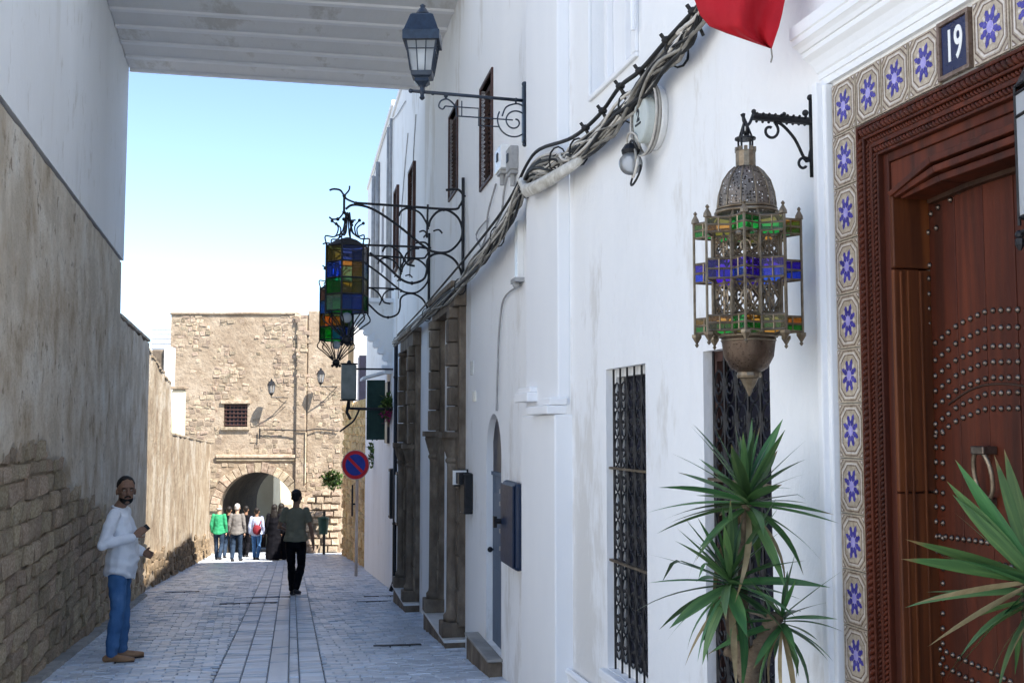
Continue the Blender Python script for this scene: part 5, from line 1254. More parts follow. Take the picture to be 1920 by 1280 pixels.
# ------------------------------------------------------------------ red flag hanging from a wall pole
FY = 4.02
fg = thing('red_flag', 'plain red cloth flag hanging at the top edge above the cable bundle', 'flag')
pA_, pB_ = at(1290, -30, FY), at(1478, -30, FY-.15)
outl_l = [(1275,-170),(1285,-60),(1302,0),(1312,28),(1330,50),(1362,63),(1400,76),(1446,92)]
outl_r = [(1560,-170),(1500,-60),(1472,0),(1467,25),(1461,50),(1456,65),(1451,80),(1447,92)]
q = MB(); nu = 14
def interp(ol, f):
    f *= len(ol)-1; i = min(int(f), len(ol)-2); g_ = f-i; return (ol[i][0]+(ol[i+1][0]-ol[i][0])*g_, ol[i][1]+(ol[i+1][1]-ol[i][1])*g_)
NV = 28
for j in range(NV+1):
    l2, r2 = interp(outl_l, j/NV), interp(outl_r, j/NV)
    for i in range(nu+1):
        f = i/nu; w_ = .045*math.sin(f*7.5+j*.12)*(1-.3*j/NV)+.02*math.sin(f*17+j*.2)
        q.v.append(tuple(at(l2[0]+(r2[0]-l2[0])*f, l2[1]+(r2[1]-l2[1])*f, FY+w_-.12*f)))
for j in range(NV):
    for i in range(nu):
        a = j*(nu+1)+i; q.f.append((a, a+1, a+nu+2, a+nu+1)); q.m.append(0)
q.obj('cloth', m_red, fg, smooth=True)
pt = at(1420, -168, FY-.06); wq = FW.world(2.6, 0, pt.z-.25)
q = MB(); q.tube([tuple(wq), tuple(pt), tuple(pt+(pt-wq)*.25)], .014, 8); q.obj('pole', m_steel, fg)
tip = at(1446, 92, FY-.12); q = MB(); q.tube([tuple(tip), tuple(tip+Vector((.003,0,-.03))), tuple(tip+Vector((-.002,0,-.05)))], .003, 4); q.obj('cord', m_cableg, fg)
# ------------------------------------------------------------------ yuccas
def leaf_mesh(L, W, droop, seed, m_, kink=0):
    r_ = random.Random(seed); q = MB(); n = 8; tw_ = r_.uniform(-.25, .25)
    for i in range(n+1):
        f = i/n; wd = W*(.42+2.3*f*(1-f)*(1-.25*f))*(1 if f < .98 else 0)*(1-f**5)
        kk_ = max(0, f-kink) if kink else 0; x = L*(f-.75*kk_)*(1-.10*droop*f*f); z = -droop*L*.55*f**2.4 - kk_*L*.75; c_ = math.cos(tw_*f); s_ = math.sin(tw_*f)
        for sgn in (-1, 0, 1):
            yy_ = sgn*wd*.5; zz_ = abs(sgn)*wd*.22*(1-f)
            q.v.append((x, yy_*c_-zz_*s_, z+yy_*s_+zz_*c_))
    for i in range(n):
        for k_ in (0, 1): a = i*3+k_; q.f.append((a, a+1, a+4, a+3)); q.m.append(0)
    return q.mesh('leaf', m_, smooth=True, recalc=False)
LV = [leaf_mesh(1, .115, d, i, m_leaf) for i, d in enumerate((.05,.18,.35,.55,.8,.12,.28,.02))]
LV += [leaf_mesh(1, .095, .15, 61, m_leaf, .55), leaf_mesh(1, .10, .1, 62, m_leaf, .68), leaf_mesh(1, .085, .3, 63, m_leaf, .6)]
LD = [leaf_mesh(1, .075, d, 40+i, m_deadleaf) for i, d in enumerate((.3,.9))]
def rosette(parent, c, L, n, seed, tilt=(0,0), wall_n=None, inv_=None, elo=-50, ehi=82, dead=0):
    r_ = random.Random(seed); ga = 2.399963
    for i in range(n):
        f = i/(n-1); el = rad(ehi + (elo-ehi)*f**.85 + r_.uniform(-9, 9)); az_ = ga*i + r_.uniform(-.25, .25)
        d = Vector((math.cos(az_)*math.cos(el), math.sin(az_)*math.cos(el), math.sin(el)))
        ll = L*r_.uniform(.78, 1.12)*(1 if f > .15 else .8)
        if wall_n is not None:
            dn = d.dot(wall_n[0])
            if dn < -.15: ll = min(ll, wall_n[1]/-dn*.92)
            if ll < L*.42: continue
        x = d; y = Vector((-math.sin(az_), math.cos(az_), 0)); z = x.cross(y)
        M = Matrix(((x.x,y.x,z.x,c[0]),(x.y,y.y,z.y,c[1]),(x.z,y.z,z.z,c[2]-.06*f),(0,0,0,1))) @ Matrix.Rotation(r_.uniform(-.5,.5), 4, 'X') @ Matrix.Diagonal((ll, ll*r_.uniform(.7,1.35), ll, 1))
        k_ = r_.choice((0,1,5,7)) if f < .35 else r_.choice((1,2,5,6,1,2,6,9)) if f < .75 else r_.choice((2,3,6,4,3,10))
        me = LD[r_.randrange(2)] if (i > n-1-dead) else LV[k_]
        link('leaf', me, parent, M)
PY_ = 3.86
def yP(px, py, Y=PY_): return at(px, py, Y)
b0 = yP(1410, 1420); zg = gz(b0.x, b0.y)
y1 = thing('potted_yucca', 'tall branching yucca with three leaf heads in front of the second grilled window', 'plant')
nrm = FW.n
q = MB()
trunk = [Vector((b0.x,b0.y,zg+.32)), yP(1408,1285), yP(1398,1245)]
q.tube(spl([tuple(v) for v in trunk], 5), [.044]*5+[.042]*5+[.040], 12)
q.tube(spl([tuple(yP(1400,1262)), tuple(yP(1386,1200)), tuple(yP(1368,1150)), tuple(yP(1358,1105))], 5), [.034,.033,.032,.031,.03,.029,.028,.027,.026,.025,.025,.025,.025,.025,.025,.025], 10)
q.tube(spl([tuple(yP(1402,1255)), tuple(yP(1425,1215,PY_-.03)), tuple(yP(1440,1180,PY_-.05)), tuple(yP(1458,1150,PY_-.06))], 5), [.034,.033,.032,.031,.03,.029,.028,.027,.026,.025,.025,.025,.025,.025,.025,.025], 10)
q.tube(spl([tuple(yP(1398,1200,PY_+.05)), tuple(yP(1392,1100,PY_+.06)), tuple(yP(1398,1000,PY_+.05)), tuple(yP(1400,945,PY_+.03))], 5), .018, 9)
q.tube(spl([tuple(yP(1390,1235)), tuple(yP(1372,1225)), tuple(yP(1362,1214))], 4), [.024,.023,.022,.021,.02,.019,.018,.017,.016], 8)
to_ = q.obj('trunk', m_bark, y1, smooth=True)
for v in to_.data.vertices: v.co += v.normal*.006*noise.noise(v.co*30) + v.normal*.004*math.sin(v.co.z*260)
wd_ = lambda v: (v-FW.O).dot(FW.n)
for (px, py, dY, L, n, sd_, el0, eh) in ((1400,925,.03,.335,50,3,-38,84),(1368,1078,0,.33,52,8,-55,84),(1466,1150,-.06,.26,30,15,-66,70)):
    c_ = yP(px, py, PY_+dY); rosette(y1, c_, L, n, sd_, wall_n=(nrm, wd_(c_)-.02), elo=el0, ehi=eh, dead=3)
q = MB(); q.lathe([(.13,0),(.14,.02),(.19,.34),(.21,.34),(.21,.38),(.185,.38),(.18,.33),(.02,.32)], 24, (b0.x, b0.y, zg)); q.obj('pot', m_terra, y1, smooth=False)
y2 = thing('potted_yucca', 'yucca at the lower right corner, its long leaves fanned across the wooden door', 'plant')
c2 = yP(1945, 1090, 2.5); g2 = gz(c2.x, c2.y)
q = MB(); q.tube([(c2.x+.02,c2.y,g2+.3),(c2.x,c2.y,c2.z)], [.05,.035], 10); q.obj('trunk', m_bark, y2, smooth=True)
rosette(y2, c2, .27, 40, 5, wall_n=(nrm, wd_(c2)+.05), elo=-60, ehi=80, dead=5)
for px, py, L, k_ in ((1690,1000,.0,1),(1672,1030,0,2),(1790,858,0,0),(1772,895,0,5),(1785,925,0,7),(1862,850,0,0),(1720,1205,0,8),(1765,1270,0,1),(1700,1118,0,8),(1880,835,0,5)):
    tp = yP(px, py, 2.42); d = tp-c2; L_ = d.length; x = d.normalized(); y = Vector((0,0,1)).cross(x).normalized(); z = x.cross(y)
    M = Matrix(((x.x,y.x,z.x,c2.x),(x.y,y.y,z.y,c2.y),(x.z,y.z,z.z,c2.z),(0,0,0,1))) @ Matrix.Rotation(random.uniform(.5,1.1), 4, 'X') @ Matrix.Diagonal((L_, L_*.95, L_*.35, 1))
    link('leaf', LD[0] if k_ == 8 else LV[k_], y2, M)
q = MB(); q.lathe([(.13,0),(.14,.02),(.19,.32),(.21,.32),(.21,.36),(.185,.36),(.18,.31),(.02,.30)], 24, (c2.x+.02, c2.y, g2)); q.obj('pot', m_terra, y2)
# ------------------------------------------------------------------ no-parking sign, hanging box sign, bin, shrubs
sp = ground(667, 1080); sgn = thing('no_parking_sign', 'round blue and red no-parking sign on a pale pole by the right wall', 'road sign', T(sp.x, sp.y, sp.z))
zc = at(664, 871, sp.y).z - sp.z
q = MB(); q.tube([(0,.05,-.1),(0,.05,zc+.25)], .035, 10); q.obj('pole', m_rustpole, sgn, smooth=True)
def disc(r, y0, y1, n=36): return ell(0, zc, r, r, n)
q = MB(); q.prism(ell(-.03, zc, .315, .335, 36), -.02, 0); q.obj('disc_backing', m_steel, sgn)
q = MB(); q.prism(ell(-.03, zc, .30, .32, 36), -.026, -.0205); q.obj('red_ring', m_signred, sgn)
q = MB(); q.prism(ell(-.03, zc, .225, .24, 36), -.032, -.0265); q.obj('blue_field', m_signblue, sgn)
q = MB(); a = rad(-45); w_ = .032; L_ = .225
q.prism([(-.03+L_*math.cos(a)*s1-w_*math.sin(a)*s2, zc-L_*math.sin(a)*-s1+w_*math.cos(a)*s2) for s1, s2 in ((-1,-1),(1,-1),(1,1),(-1,1))], -.037, -.0325); q.obj('slash_bar', m_signred, sgn)
q = MB(); q.box(-.06,.06,-.0,.10,zc-.15,zc-.11); q.box(-.06,.06,-.0,.10,zc+.10,zc+.14); q.obj('clamp', m_steel, sgn)
q = MB(); q.box(-.12,-.085,.03,.07,zc-1.15,zc-.45); q.box(-.086,-.03,.04,.06,zc-.9,zc-.86); q.obj('cable_guard', m_iron, sgn)
hb = thing('hanging_box_sign', 'grey-green box sign hanging on a bracket, left of the green shutter', 'sign', T(*at(654, 716, 20.3)))
q = MB(); q.box(-.135,.135,-.06,.06,-.32,.32); q.obj('box', m_greybox, hb, bevel=.02)
q = MB(); q.box(-.15,.15,-.07,.07,.322,.345); q.ball((0,0,.36), .04, n=6); q.box(-.15,.15,-.07,.07,-.345,-.322); q.obj('end_rails', m_iron, hb)
q = MB(); q.tube([(.13,0,.24),(.95,.15,.24)], .018, 6); q.tube([(0,0,-.345),(.02,0,-.48),(.25,0,-.49),(.95,.15,-.49)], .028, 6)
q.tube([(0,0,-.35),(-.03,0,-.55),(.04,0,-.68)], .03, 6); q.tube(spl([(.2,0,-.5),(.1,0,-.7),(-.02,0,-.8),(-.15,0,-.9)],4), .018, 6); q.obj('bracket', m_iron, hb)
bp_ = ground(622, 1036); bn = thing('litter_bin', 'small dark green litter bin on a post at the foot of the gate', 'bin', T(bp_.x, bp_.y-1.9, gz(bp_.x, bp_.y-1.9)))
q = MB(); q.tube([(0,.18,0),(0,.18,1.5)], .05, 8); q.obj('post', m_iron, bn)
q = MB(); q.lathe([(.15,.72),(.19,1.22),(.20,1.22),(.20,1.26),(.17,1.26)], 14); q.obj('bucket', m_greenshut, bn, smooth=False)
q = MB(); q.lathe([(.21,1.262),(.19,1.30),(.05,1.34)], 14); q.obj('lid', m_greenshut, bn)
def bush(name, label, cat, c, rx, ry, rz, n, sd_, m_, size=.09, fl=None):
    b = thing(name, label, cat, T(*c)); r_ = random.Random(sd_); q = MB(); fq = MB()
    for i in range(n):
        while True:
            v = Vector((r_.uniform(-1,1), r_.uniform(-1,1), r_.uniform(-1,1)))
            if .25 < v.length < 1: break
        v *= .75+.35*noise.noise(v*2.3+Vector((sd_,0,0)))
        p = Vector((v.x*rx, v.y*ry, v.z*rz)); d = Vector((r_.gauss(0,1), r_.gauss(0,1), r_.gauss(.3,1))).normalized(); s_ = d.cross(Vector((r_.gauss(0,1),.3,1))).normalized()
        L = size*r_.uniform(.6,1.4); tgt = fq if (fl and p.z < -.1*rz and r_.random() < .55) else q
        tgt.add([p, p+d*L*.5+s_*L*.3, p+d*L, p+d*L*.5-s_*L*.3], [(0,1,2,3)])
    q.obj('foliage', m_, b, recalc=False)
    if fl: fq.obj('blossom', fl, b, recalc=False)
    q = MB()
    for k_ in range(5): q.tube([(0,ry*.2,-rz), (r_.uniform(-.4,.4)*rx, r_.uniform(-.3,.3)*ry, r_.uniform(-.1,.5)*rz)], .018, 5)
    q.obj('stem', m_bark, b)
    return b
bush('caper_bush', 'green shrub growing from the tan wall beside the gate rubble', 'shrub', at(625, 900, 40.2), .55, .5, .42, 520, 1, m_bush, .15)
bush('ivy_shrub', 'leafy green shrub on the right wall behind the no-parking sign', 'shrub', at(706, 852, 25.6), .24, .5, .42, 480, 2, m_bush, .10)
bush('bougainvillea', 'bougainvillea with magenta blossom hanging beside the green shutter', 'plant', at(728, 765, 20.6), .22, .4, .34, 460, 3, m_bush, .08, m_flower)
bush('wall_shrub', 'dark trailing shrub in front of the green shutter', 'shrub', at(706, 785, 23.5), .20, .3, .45, 320, 6, m_bush, .09)
# ------------------------------------------------------------------ people
def etube(mb, pts, ra, rb, ref=(1,0,0), n=12):
    P = [Vector(p) for p in pts]; N = len(P); vs_ = []
    for i in range(N):
        d = (P[min(i+1,N-1)]-P[max(i-1,0)]).normalized(); u = Vector(ref)-d*d.dot(Vector(ref))
        if u.length < .05: u = Vector((.1,1,.1))-d*d.y
        u.normalize(); v = d.cross(u)
        for k_ in range(n):
            a = 2*math.pi*k_/n; vs_.append(P[i]+u*ra[i]*math.cos(a)+v*rb[i]*math.sin(a))
    fs_ = [(i*n+k_, i*n+(k_+1) % n, (i+1)*n+(k_+1) % n, (i+1)*n+k_) for i in range(N-1) for k_ in range(n)]
    fs_ += [tuple(range(n-1,-1,-1)), tuple((N-1)*n+k_ for k_ in range(n))]
    mb.add(vs_, fs_)
def limb(mb, a, b, c, r, extra=0):
    """three-joint tapered limb with muscle swell; r = radii at a, upper mid, b, lower mid, c"""
    a, b, c = Vector(a), Vector(b), Vector(c)
    pts = [a, a.lerp(b,.35), a.lerp(b,.7), b, b.lerp(c,.3), b.lerp(c,.65), c]
    rr_ = [r[0], r[1], (r[1]+r[2])/2, r[2], r[3], (r[3]+r[4])/2, r[4]]; rr_ = [x+extra for x in rr_]
    etube(mb, pts, rr_, rr_); mb.ball(tuple(a), rr_[0], n=8); mb.ball(tuple(b), r[2]+extra, n=8); mb.ball(tuple(c), rr_[-1], n=8)
def remesh(mb, voxel, mt, name, parent, it=3, wrinkle=0., wf=9.):
    me = mb.mesh(name, mt); o = link(name, me)
    m1 = o.modifiers.new('r', 'REMESH'); m1.mode = 'VOXEL'; m1.voxel_size = voxel; m1.use_smooth_shade = True
    m2 = o.modifiers.new('s', 'SMOOTH'); m2.iterations = it; m2.factor = .5
    dg = bpy.context.evaluated_depsgraph_get(); me2 = bpy.data.meshes.new_from_object(o.evaluated_get(dg)); bpy.data.objects.remove(o)
    me2.materials.clear(); me2.materials.append(mt)
    if wrinkle:
        nm_ = [v.normal.copy() for v in me2.vertices]
        for v, n_ in zip(me2.vertices, nm_):
            c = v.co; v.co = c + n_*wrinkle*(noise.noise(Vector((c.x*wf, c.y*wf, c.z*wf*1.7))) + .6*math.sin(c.z*wf*5+4*noise.noise(c*wf*.7))*max(0, noise.noise(c*4+Vector((3,1,7)))))
    me2.polygons.foreach_set('use_smooth', [True]*len(me2.polygons)); me2.name = name
    return link(name, me2, parent)
def hand(mb, w_, d, nrm_, curl=.5, s=1.):
    """palm and five unequal fingers from wrist w_ along d; nrm_ = palm side"""
    w_, d, p = Vector(w_), Vector(d).normalized(), Vector(nrm_); p = (p-d*p.dot(d)).normalized(); sd_ = d.cross(p)
    etube(mb, [w_, w_+d*.03*s, w_+d*.06*s, w_+d*.09*s], [.024*s,.036*s,.042*s,.040*s], [.018*s,.016*s,.015*s,.013*s], sd_, 10)
    for i, (o_, L) in enumerate(((-.030,.066),(-.010,.075),(.010,.071),(.029,.056))):
        b0_ = w_+d*.088*s+sd_*o_*s; d1 = (d+p*curl*.5).normalized(); d2 = (d+p*curl*1.6).normalized()
        mb.tube([b0_-d*.02*s, b0_, b0_+d1*L*.5*s, b0_+d1*L*.5*s+d2*L*.5*s], [.0095*s,.0095*s,.009*s,.0072*s], 7)
    b0_ = w_+d*.028*s-sd_*.034*s; td = (d*.65-sd_*.6+p*.35).normalized(); td2 = (d*.9-sd_*.15+p*.5).normalized()
    mb.tube([b0_+sd_*.012*s, b0_+td*.035*s, b0_+td*.035*s+td2*.032*s], [.012*s,.011*s,.008*s], 7)
SK = lambda n_, a, b: mat(n_, two(a, b), 12, rough=.55, bump=.1, bscale=80, bdist=.002, spec=.35)
m_skin = SK('tan_skin', (.20,.105,.065), (.27,.15,.095)); m_skin2 = SK('light_skin', (.36,.22,.16), (.45,.29,.21))
m_hair = mat('black_hair', two((.006,.005,.005), (.018,.014,.012)), 40, rough=.6, bump=.6, bscale=120, bdist=.004)
m_grey = mat('grey_hair', two((.42,.40,.38), (.60,.58,.56)), 40, rough=.6, bump=.6, bscale=120, bdist=.004)
def CL(name, a, b, rough=.88): return mat(name, two(a, b), 7, rough=rough, bump=.25, bscale=25, bdist=.006, spec=.06)
m_shirtw = CL('pale_shirt_cotton', (.72,.74,.79), (.83,.85,.88)); m_jean = mat('blue_denim', [(.3, (.03,.085,.20,1)), (.55, (.06,.15,.32,1)), (.75, (.12,.23,.42,1))], 5, (1,1,.6), .85, .3, 40, .004, spec=.2)
m_olive = CL('olive_tee_cotton', (.16,.155,.11), (.22,.21,.15)); m_black = CL('black_cloth', (.004,.004,.006), (.009,.009,.012)); m_greenj = CL('green_jacket_cloth', (.03,.23,.11), (.05,.33,.16))
m_dkjean = CL('dark_denim', (.018,.03,.055), (.035,.055,.09)); m_greyj = CL('grey_jacket_cloth', (.15,.14,.135), (.22,.205,.195)); m_paleblue = CL('pale_blue_cloth', (.32,.36,.50), (.45,.49,.62))
m_redbag = CL('dark_red_canvas', (.16,.02,.03), (.25,.035,.045)); m_tanshoe = mat('tan_leather', two((.26,.14,.07), (.38,.22,.12)), 10, rough=.55, bump=.1); m_sole = mat('dark_sole', two((.03,.02,.015), (.05,.035,.03)), 10, rough=.8)
m_lip = SK('lip_skin', (.16,.06,.05), (.20,.08,.065)); m_blackshoe = mat('black_shoe', two((.010,.010,.012), (.022,.022,.024)), 10, rough=.5)
def person(label, loc, rz, J=None, top='long', m_top=None, m_bot=None, skin=None, hair=None, hairstyle='short', beard=False, shoes=None, s=1., head_yaw=0., vox=.013, belly=0., group=None, hem=.80, hands=(.6,.6), robe=False, headtilt=0., face=False):
    skin = skin or m_skin; hair = hair or m_hair; shoes = shoes or m_blackshoe
    p = thing('person', label, 'person', T(loc[0], loc[1], loc[2], rz) @ Matrix.Scale(s, 4), group)
    D = dict(hipL=(.095,0,.90), kneeL=(.10,-.015,.49), ankL=(.10,.02,.085), toeL=(.115,-.17,.03), hipR=(-.095,0,.90), kneeR=(-.10,-.015,.49), ankR=(-.10,.02,.085), toeR=(-.115,-.17,.03),
             shL=(.175,.01,1.415), elL=(.235,.03,1.13), wrL=(.235,-.05,.88), shR=(-.175,.01,1.415), elR=(-.235,.03,1.13), wrR=(-.235,-.05,.88), hdL=(0,-.15,-1), hdR=(0,-.15,-1), pnL=(-1,0,0), pnR=(1,0,0), head=(0,-.02,1.625))
    D.update(J or {}); V = {k_: Vector(v) for k_, v in D.items()}
    HC = V['head']; hy = Matrix.Rotation(head_yaw, 4, 'Z') @ Matrix.Rotation(headtilt, 4, 'X') @ Matrix.Scale(1.1, 4)
    def hp(x, y, z): return tuple(HC + (hy @ Vector((x, y, z))))
    # --- body (skin), one continuous surface
    b = MB()
    hb_ = MB(); hb_.ball((0,.008,.025), .076, .094, .100, n=14); hb_.ball((0,-.018,-.05), .060, .070, .070, n=12); hb_.ball((0,-.045,-.085), .034, .036, .032, n=8)
    hb_.tube([(0,-.084,.02),(0,-.102,-.022),(0,-.090,-.032)], [.009,.015,.010], 7); hb_.ball((0,-.073,.034), .052, .020, .012, n=8); hb_.ball((0,-.078,-.058), .024, .014, .012, n=8)
    for sgn in (-1, 1): hb_.ball((sgn*.078,.008,-.01), .010, .020, .031, n=8); hb_.ball((sgn*.036,-.068,-.022), .020, .014, .016, n=6)
    b.add([hp(*v) for v in hb_.v], hb_.f)
    etube(b, [(0,.02,1.40), (0,.015,1.47), tuple(HC+Vector((0,.02,-.10))), tuple(HC+Vector((0,.015,-.04)))], [.075,.058,.055,.052], [.065,.055,.055,.055])
    etube(b, [(0,.005,.86),(0,0,.95),(0,0,1.08),(0,-.005,1.22),(0,.0,1.34),(0,.01,1.42),(0,.015,1.46)], [.150,.150,.125,.145,.145,.105,.06], [.095,.10,.090,.100,.085,.055,.045])
    for q_ in 'LR':
        limb(b, V['hip'+q_], V['knee'+q_], V['ank'+q_], (.072,.070,.048,.050,.034)); a_ = V['ank'+q_]; tq_ = V['toe'+q_]
        etube(b, [a_+Vector((0,.03,-.03)), a_.lerp(tq_,.4)+Vector((0,0,-.015)), tq_], [.028,.035,.030], [.028,.026,.016])
        limb(b, V['sh'+q_], V['el'+q_], V['wr'+q_], (.038,.040,.034,.034,.024)); hand(b, V['wr'+q_], V['hd'+q_], V['pn'+q_], hands[0 if q_ == 'L' else 1])
    remesh(b, vox*.62 if face else vox*.8, skin, 'body', p, 2)
    # --- trousers or robe
    if robe:
        b = MB(); etube(b, [(0,0,.05),(0,0,.4),(0,0,.8),(0,0,1.0),(0,0,1.2),(0,0,1.36),(0,.01,1.46)], [.27,.25,.21,.19,.19,.175,.075], [.24,.20,.17,.15,.15,.12,.06])
        for q_ in 'LR': limb(b, V['sh'+q_], V['el'+q_], V['wr'+q_], (.065,.062,.060,.058,.055), .012)
        remesh(b, vox, m_top, 'robe', p, 3, .012, 6)
    else:
        b = MB(); etube(b, [(0,.005,.80),(0,.005,.88),(0,.0,.97),(0,0,1.04)], [.145,.168,.165,.155], [.09,.115,.115,.108])
        for q_ in 'LR':
            a_ = V['ank'+q_]; kn_ = V['knee'+q_]; limb(b, V['hip'+q_], kn_, a_+Vector((0,0,.015)), (.080,.082,.062,.066,.056), .006)
        remesh(b, vox, m_bot, 'trousers', p, 3, .013 if face else .009, 9)
        b = MB(); bl = belly
        etube(b, [(0,0,hem),(0,-.2*bl,hem+.08),(0,-.5*bl,.98),(0,-.6*bl,1.08),(0,-.4*bl,1.20),(0,-.1*bl,1.32),(0,.01,1.41),(0,.015,1.465)], [.212,.208,.192,.174,.172,.178,.148,.080], [.150,.148,.136+bl*.5,.115+bl*.6,.122+bl*.4,.118,.095,.066])
        b.v = [(x, y, z + (.085*min(1, abs(x)/.19)**1.6 - .02 if z < hem+.01 and hem < .85 else 0)) for x, y, z in b.v]
        for q_ in 'LR':
            if top == 'long': limb(b, V['sh'+q_], V['el'+q_], V['el'+q_].lerp(V['wr'+q_], .93), (.056,.054,.048,.046,.038), .006)
            else:
                e_ = V['sh'+q_].lerp(V['el'+q_], .72); etube(b, [V['sh'+q_], V['sh'+q_].lerp(e_,.5), e_], [.060,.060,.060], [.060,.060,.060]); b.ball(tuple(V['sh'+q_]), .060, n=8)
        remesh(b, vox, m_top, 'shirt', p, 3, .012 if face else .008, 10)
    # --- shoes
    for q_ in 'LR':
        a_ = V['ank'+q_]; tq_ = V['toe'+q_]; dd = (tq_-a_); dd.z = 0; dd = dd.normalized() if dd.length > .02 else Vector((0,-1,0))
        dz = V['toe'+q_].z-.03
        heel = a_-dd*.055+Vector((0,0,-.045)); toe_ = tq_+dd*.035+Vector((0,0,.005))
        b = MB(); etube(b, [heel, heel.lerp(toe_,.2)+Vector((0,0,.012)), heel.lerp(toe_,.45), heel.lerp(toe_,.75), toe_], [.032,.038,.042,.046,.030], [.036,.046,.040,.030,.018]); b.ball(tuple(heel), .034, n=6)
        so_ = remesh(b, .009, shoes, 'shoe', p, 2)
        b = MB(); lo = min(heel.z, toe_.z); u_ = dd.cross(Vector((0,0,1)))
        zs0, zs1 = heel.z-.040, toe_.z-.034
        ring = []
        for k_ in range(12):
            a2 = 2*math.pi*k_/12; f = .5+.5*math.cos(a2); c_ = heel.lerp(toe_, f); ring.append((c_.x+u_.x*.043*math.sin(a2), c_.y+u_.y*.043*math.sin(a2), zs0+(zs1-zs0)*f))
        b.add([r_ for r_ in ring]+[(r_[0],r_[1],r_[2]+.018) for r_ in ring], [tuple(range(12)), tuple(range(23,11,-1))]+[(i,(i+1)%12,12+(i+1)%12,12+i) for i in range(12)]); b.obj('sole', m_sole, so_)
    # --- hair
    b = MB(); h_ = MB()
    if hairstyle == 'short':
        h_.ball((0,.020,.048), .081, .092, .086, n=14)
        h_.v = [(x*.985, y if z > .098 else max(y, -.030-.05*max(0, z-.03)/.07), max(z, .0 if y > -.01 else .04)) for x, y, z in h_.v]; h_.ball((0,.062,.0), .062, .042, .055, n=8)
    elif hairstyle == 'bald': h_.ball((0,.025,.005), .081, .085, .055, n=12)
    else:
        h_.ball((0,.018,.035), .090, .105, .105, n=14); h_.v = [(x, max(y, -.045) if z < .05 else y, z) for x, y, z in h_.v]
        etube(h_, [(0,.03,.05),(0,.055,-.06),(0,.075,-.20),(0,.085,-.32)], [.085,.095,.11,.08], [.07,.065,.055,.035])
    b.add([hp(*v) for v in h_.v], h_.f); remesh(b, .010, hair, 'hair', p, 1, .004, 40)
    if face:
        q = MB(); q.tube([(.068*math.cos(a), .018+.062*math.sin(a), 1.462+.018*math.sin(a)-(.03 if math.sin(a) < -.9 else 0)) for a in [2*math.pi*i/20 for i in range(20)]], .013, 6, closed=True); q.obj('collar', m_top, p, smooth=True)
        for sgn in (-1, 1):
            q = MB(); q.ball(hp(sgn*.031,-.079,.006), .0115, .008, .006, n=8); q.obj('eye', m_enamel, p, smooth=True)
            q = MB(); q.ball(hp(sgn*.031,-.086,.006), .006, .004, .006, n=6); q.obj('pupil', m_hair, p, smooth=True)
            q = MB(); q.tube([hp(sgn*.014,-.092,.022), hp(sgn*.032,-.090,.027), hp(sgn*.050,-.078,.020)], [.004,.005,.003], 5); q.obj('eyebrow', m_hair, p)
        q = MB(); q.ball(hp(0,-.088,-.058), .021, .009, .007, n=8); q.obj('mouth', m_lip, p, smooth=True)
    if beard:
        b = MB(); h_ = MB(); h_.ball((0,-.018,-.068), .061, .067, .056, n=12); h_.v = [(x, y, min(z, -.030-.35*max(0, -y-.055)-(0 if abs(x) < .04 else -.04))) for x, y, z in h_.v]
        h_.tube([(-.03,-.084,-.050),(0,-.094,-.043),(.03,-.084,-.050)], [.007,.008,.007], 6)
        b.add([hp(*v) for v in h_.v], h_.f); remesh(b, .008, hair, 'beard', p, 1)
    return p
# man standing at the left, turned to the right, looking back towards the viewer
f = ground(219, 1238)
man = person('man in untucked white shirt and blue jeans standing by old wall, hand raised with phone', (f.x, f.y, f.z), rad(100),
    J=dict(kneeL=(.095,-.03,.49), kneeR=(-.095,-.01,.49), ankL=(.10,-.02,.085), toeL=(.12,-.20,.03), ankR=(-.10,.035,.085), toeR=(-.13,-.15,.03), shL=(.17,-.01,1.41), elL=(.225,.03,1.13), wrL=(.13,-.20,1.02), hdL=(-.55,-.8,-.25), pnL=(-.6,.5,.3),
           shR=(-.175,.03,1.41), elR=(-.255,.12,1.13), wrR=(-.17,-.155,1.20), hdR=(.25,-.75,.65), pnR=(.6,-.1,-.2), head=(0,-.045,1.63)),
    m_top=m_shirtw, m_bot=m_jean, beard=True, shoes=m_tanshoe, head_yaw=rad(-70), vox=.011, belly=.05, hem=.80, hands=(.5,.9), face=True, s=1.0)
bpy.context.view_layer.update()
q = MB(); q.box(-.032,.032,-.004,.004,-.065,.065); phn = q.obj('phone', m_iron, None, bevel=.003)
_d = Vector((.25,-.75,.65)).normalized(); _p = Vector((.6,-.1,-.2)); _p = (_p-_d*_p.dot(_d)).normalized(); _s = _p.cross(_d)
_c = Vector((-.17,-.155,1.20)) + _d*.10 + _p*.028
phn.matrix_world = man.matrix_world @ Matrix(((_s.x,_p.x,_d.x,_c.x),(_s.y,_p.y,_d.y,_c.y),(_s.z,_p.z,_d.z,_c.z),(0,0,0,1)))
tag(phn, 'small dark phone held in the raised hand of the man in white', 'phone')
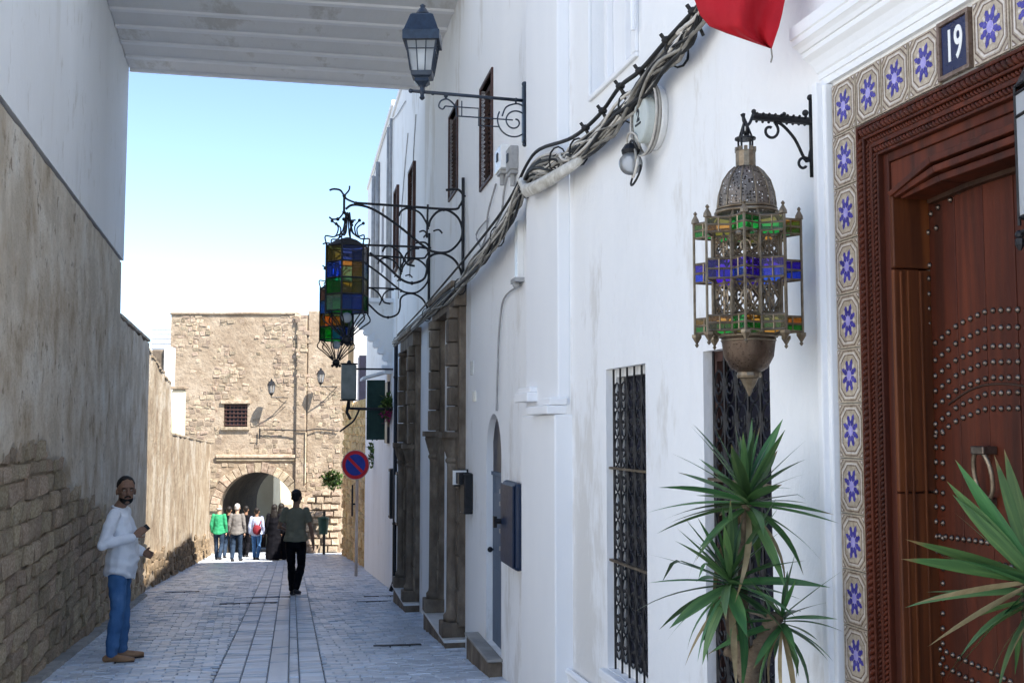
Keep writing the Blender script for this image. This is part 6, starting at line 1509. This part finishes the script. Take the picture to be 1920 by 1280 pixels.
# man walking away
f = ground(553, 1116)
person('man in olive T-shirt and black trousers walking away down the middle of the lane', (f.x, f.y, f.z), rad(180-6),
    J=dict(kneeL=(.09,-.07,.50), ankL=(.07,-.08,.085), toeL=(.075,-.29,.03), kneeR=(-.09,-.05,.50), ankR=(-.085,.22,.16), toeR=(-.09,.06,.05), elL=(.27,.06,1.14), wrL=(.20,-.16,1.06), hdL=(-.2,-1,.1),
           elR=(-.27,.06,1.14), wrR=(-.30,-.02,.86)), top='short', m_top=m_olive, m_bot=m_black, vox=.013, hem=.90, s=1.03)
GRP = 'group walking to the arch'
def gp(px, py): v = ground(px, py); return (v.x, v.y, v.z)
A180 = rad(180)
walk = dict(kneeL=(.09,-.08,.50), ankL=(.09,-.12,.085), toeL=(.09,-.33,.03), ankR=(-.09,.18,.12), toeR=(-.09,.02,.03))
walk2 = dict(kneeR=(-.09,-.08,.50), ankR=(-.09,-.12,.085), toeR=(-.09,-.33,.03), ankL=(.09,.18,.12), toeL=(.09,.02,.03))
person('man in bright green jacket walking at the left of the group', gp(409,1049), A180, J=walk, m_top=m_greenj, m_bot=m_dkjean, hairstyle='bald', hair=m_grey, skin=m_skin2, vox=.017, group=GRP, belly=.04, s=1.0)
person('dark-haired walker half hidden between green jacket and grey jacket', gp(428,1046), A180, J=walk2, m_top=m_black, m_bot=m_dkjean, vox=.018, group=GRP, s=.97)
person('white-haired man in grey jacket and jeans in the group', gp(443,1052), A180, J=walk2, m_top=m_greyj, m_bot=m_dkjean, hair=m_grey, skin=m_skin2, vox=.017, group=GRP, s=1.0)
person('walker in dark clothes half hidden behind the white-haired man', gp(460,1044), A180, J=walk, m_top=m_black, m_bot=m_black, vox=.018, group=GRP, s=.98)
c5 = person('walker in pale blue top and light jeans with red bag', gp(480,1049), A180, J=walk, m_top=m_paleblue, m_bot=m_jean, vox=.017, group=GRP, s=.93)
bpy.context.view_layer.update()
q = MB(); q.ball((0,0,0), .15, .09, .17, n=10); q.tube([(-.08,-.02,.14),(-.10,-.16,.30)], .018, 5); q.tube([(.08,-.02,.14),(.10,-.16,.30)], .018, 5); bag = q.obj('shoulder_bag', m_redbag, None, smooth=True); bag.matrix_world = c5.matrix_world @ Matrix.Translation((-.06,.19,1.03))
tag(bag, 'dark red bag carried on the back of the pale blue walker', 'bag')
person('woman in long black robe and dark hair, left of the two in black', gp(513,1050), A180, m_top=m_black, m_bot=m_black, hairstyle='long', robe=True, vox=.018, group=GRP, s=.98)
person('woman in long black robe, right of the two in black, beside the olive T-shirt man', gp(526,1049), A180, m_top=m_black, m_bot=m_black, hairstyle='long', robe=True, vox=.018, group=GRP, s=1.0)
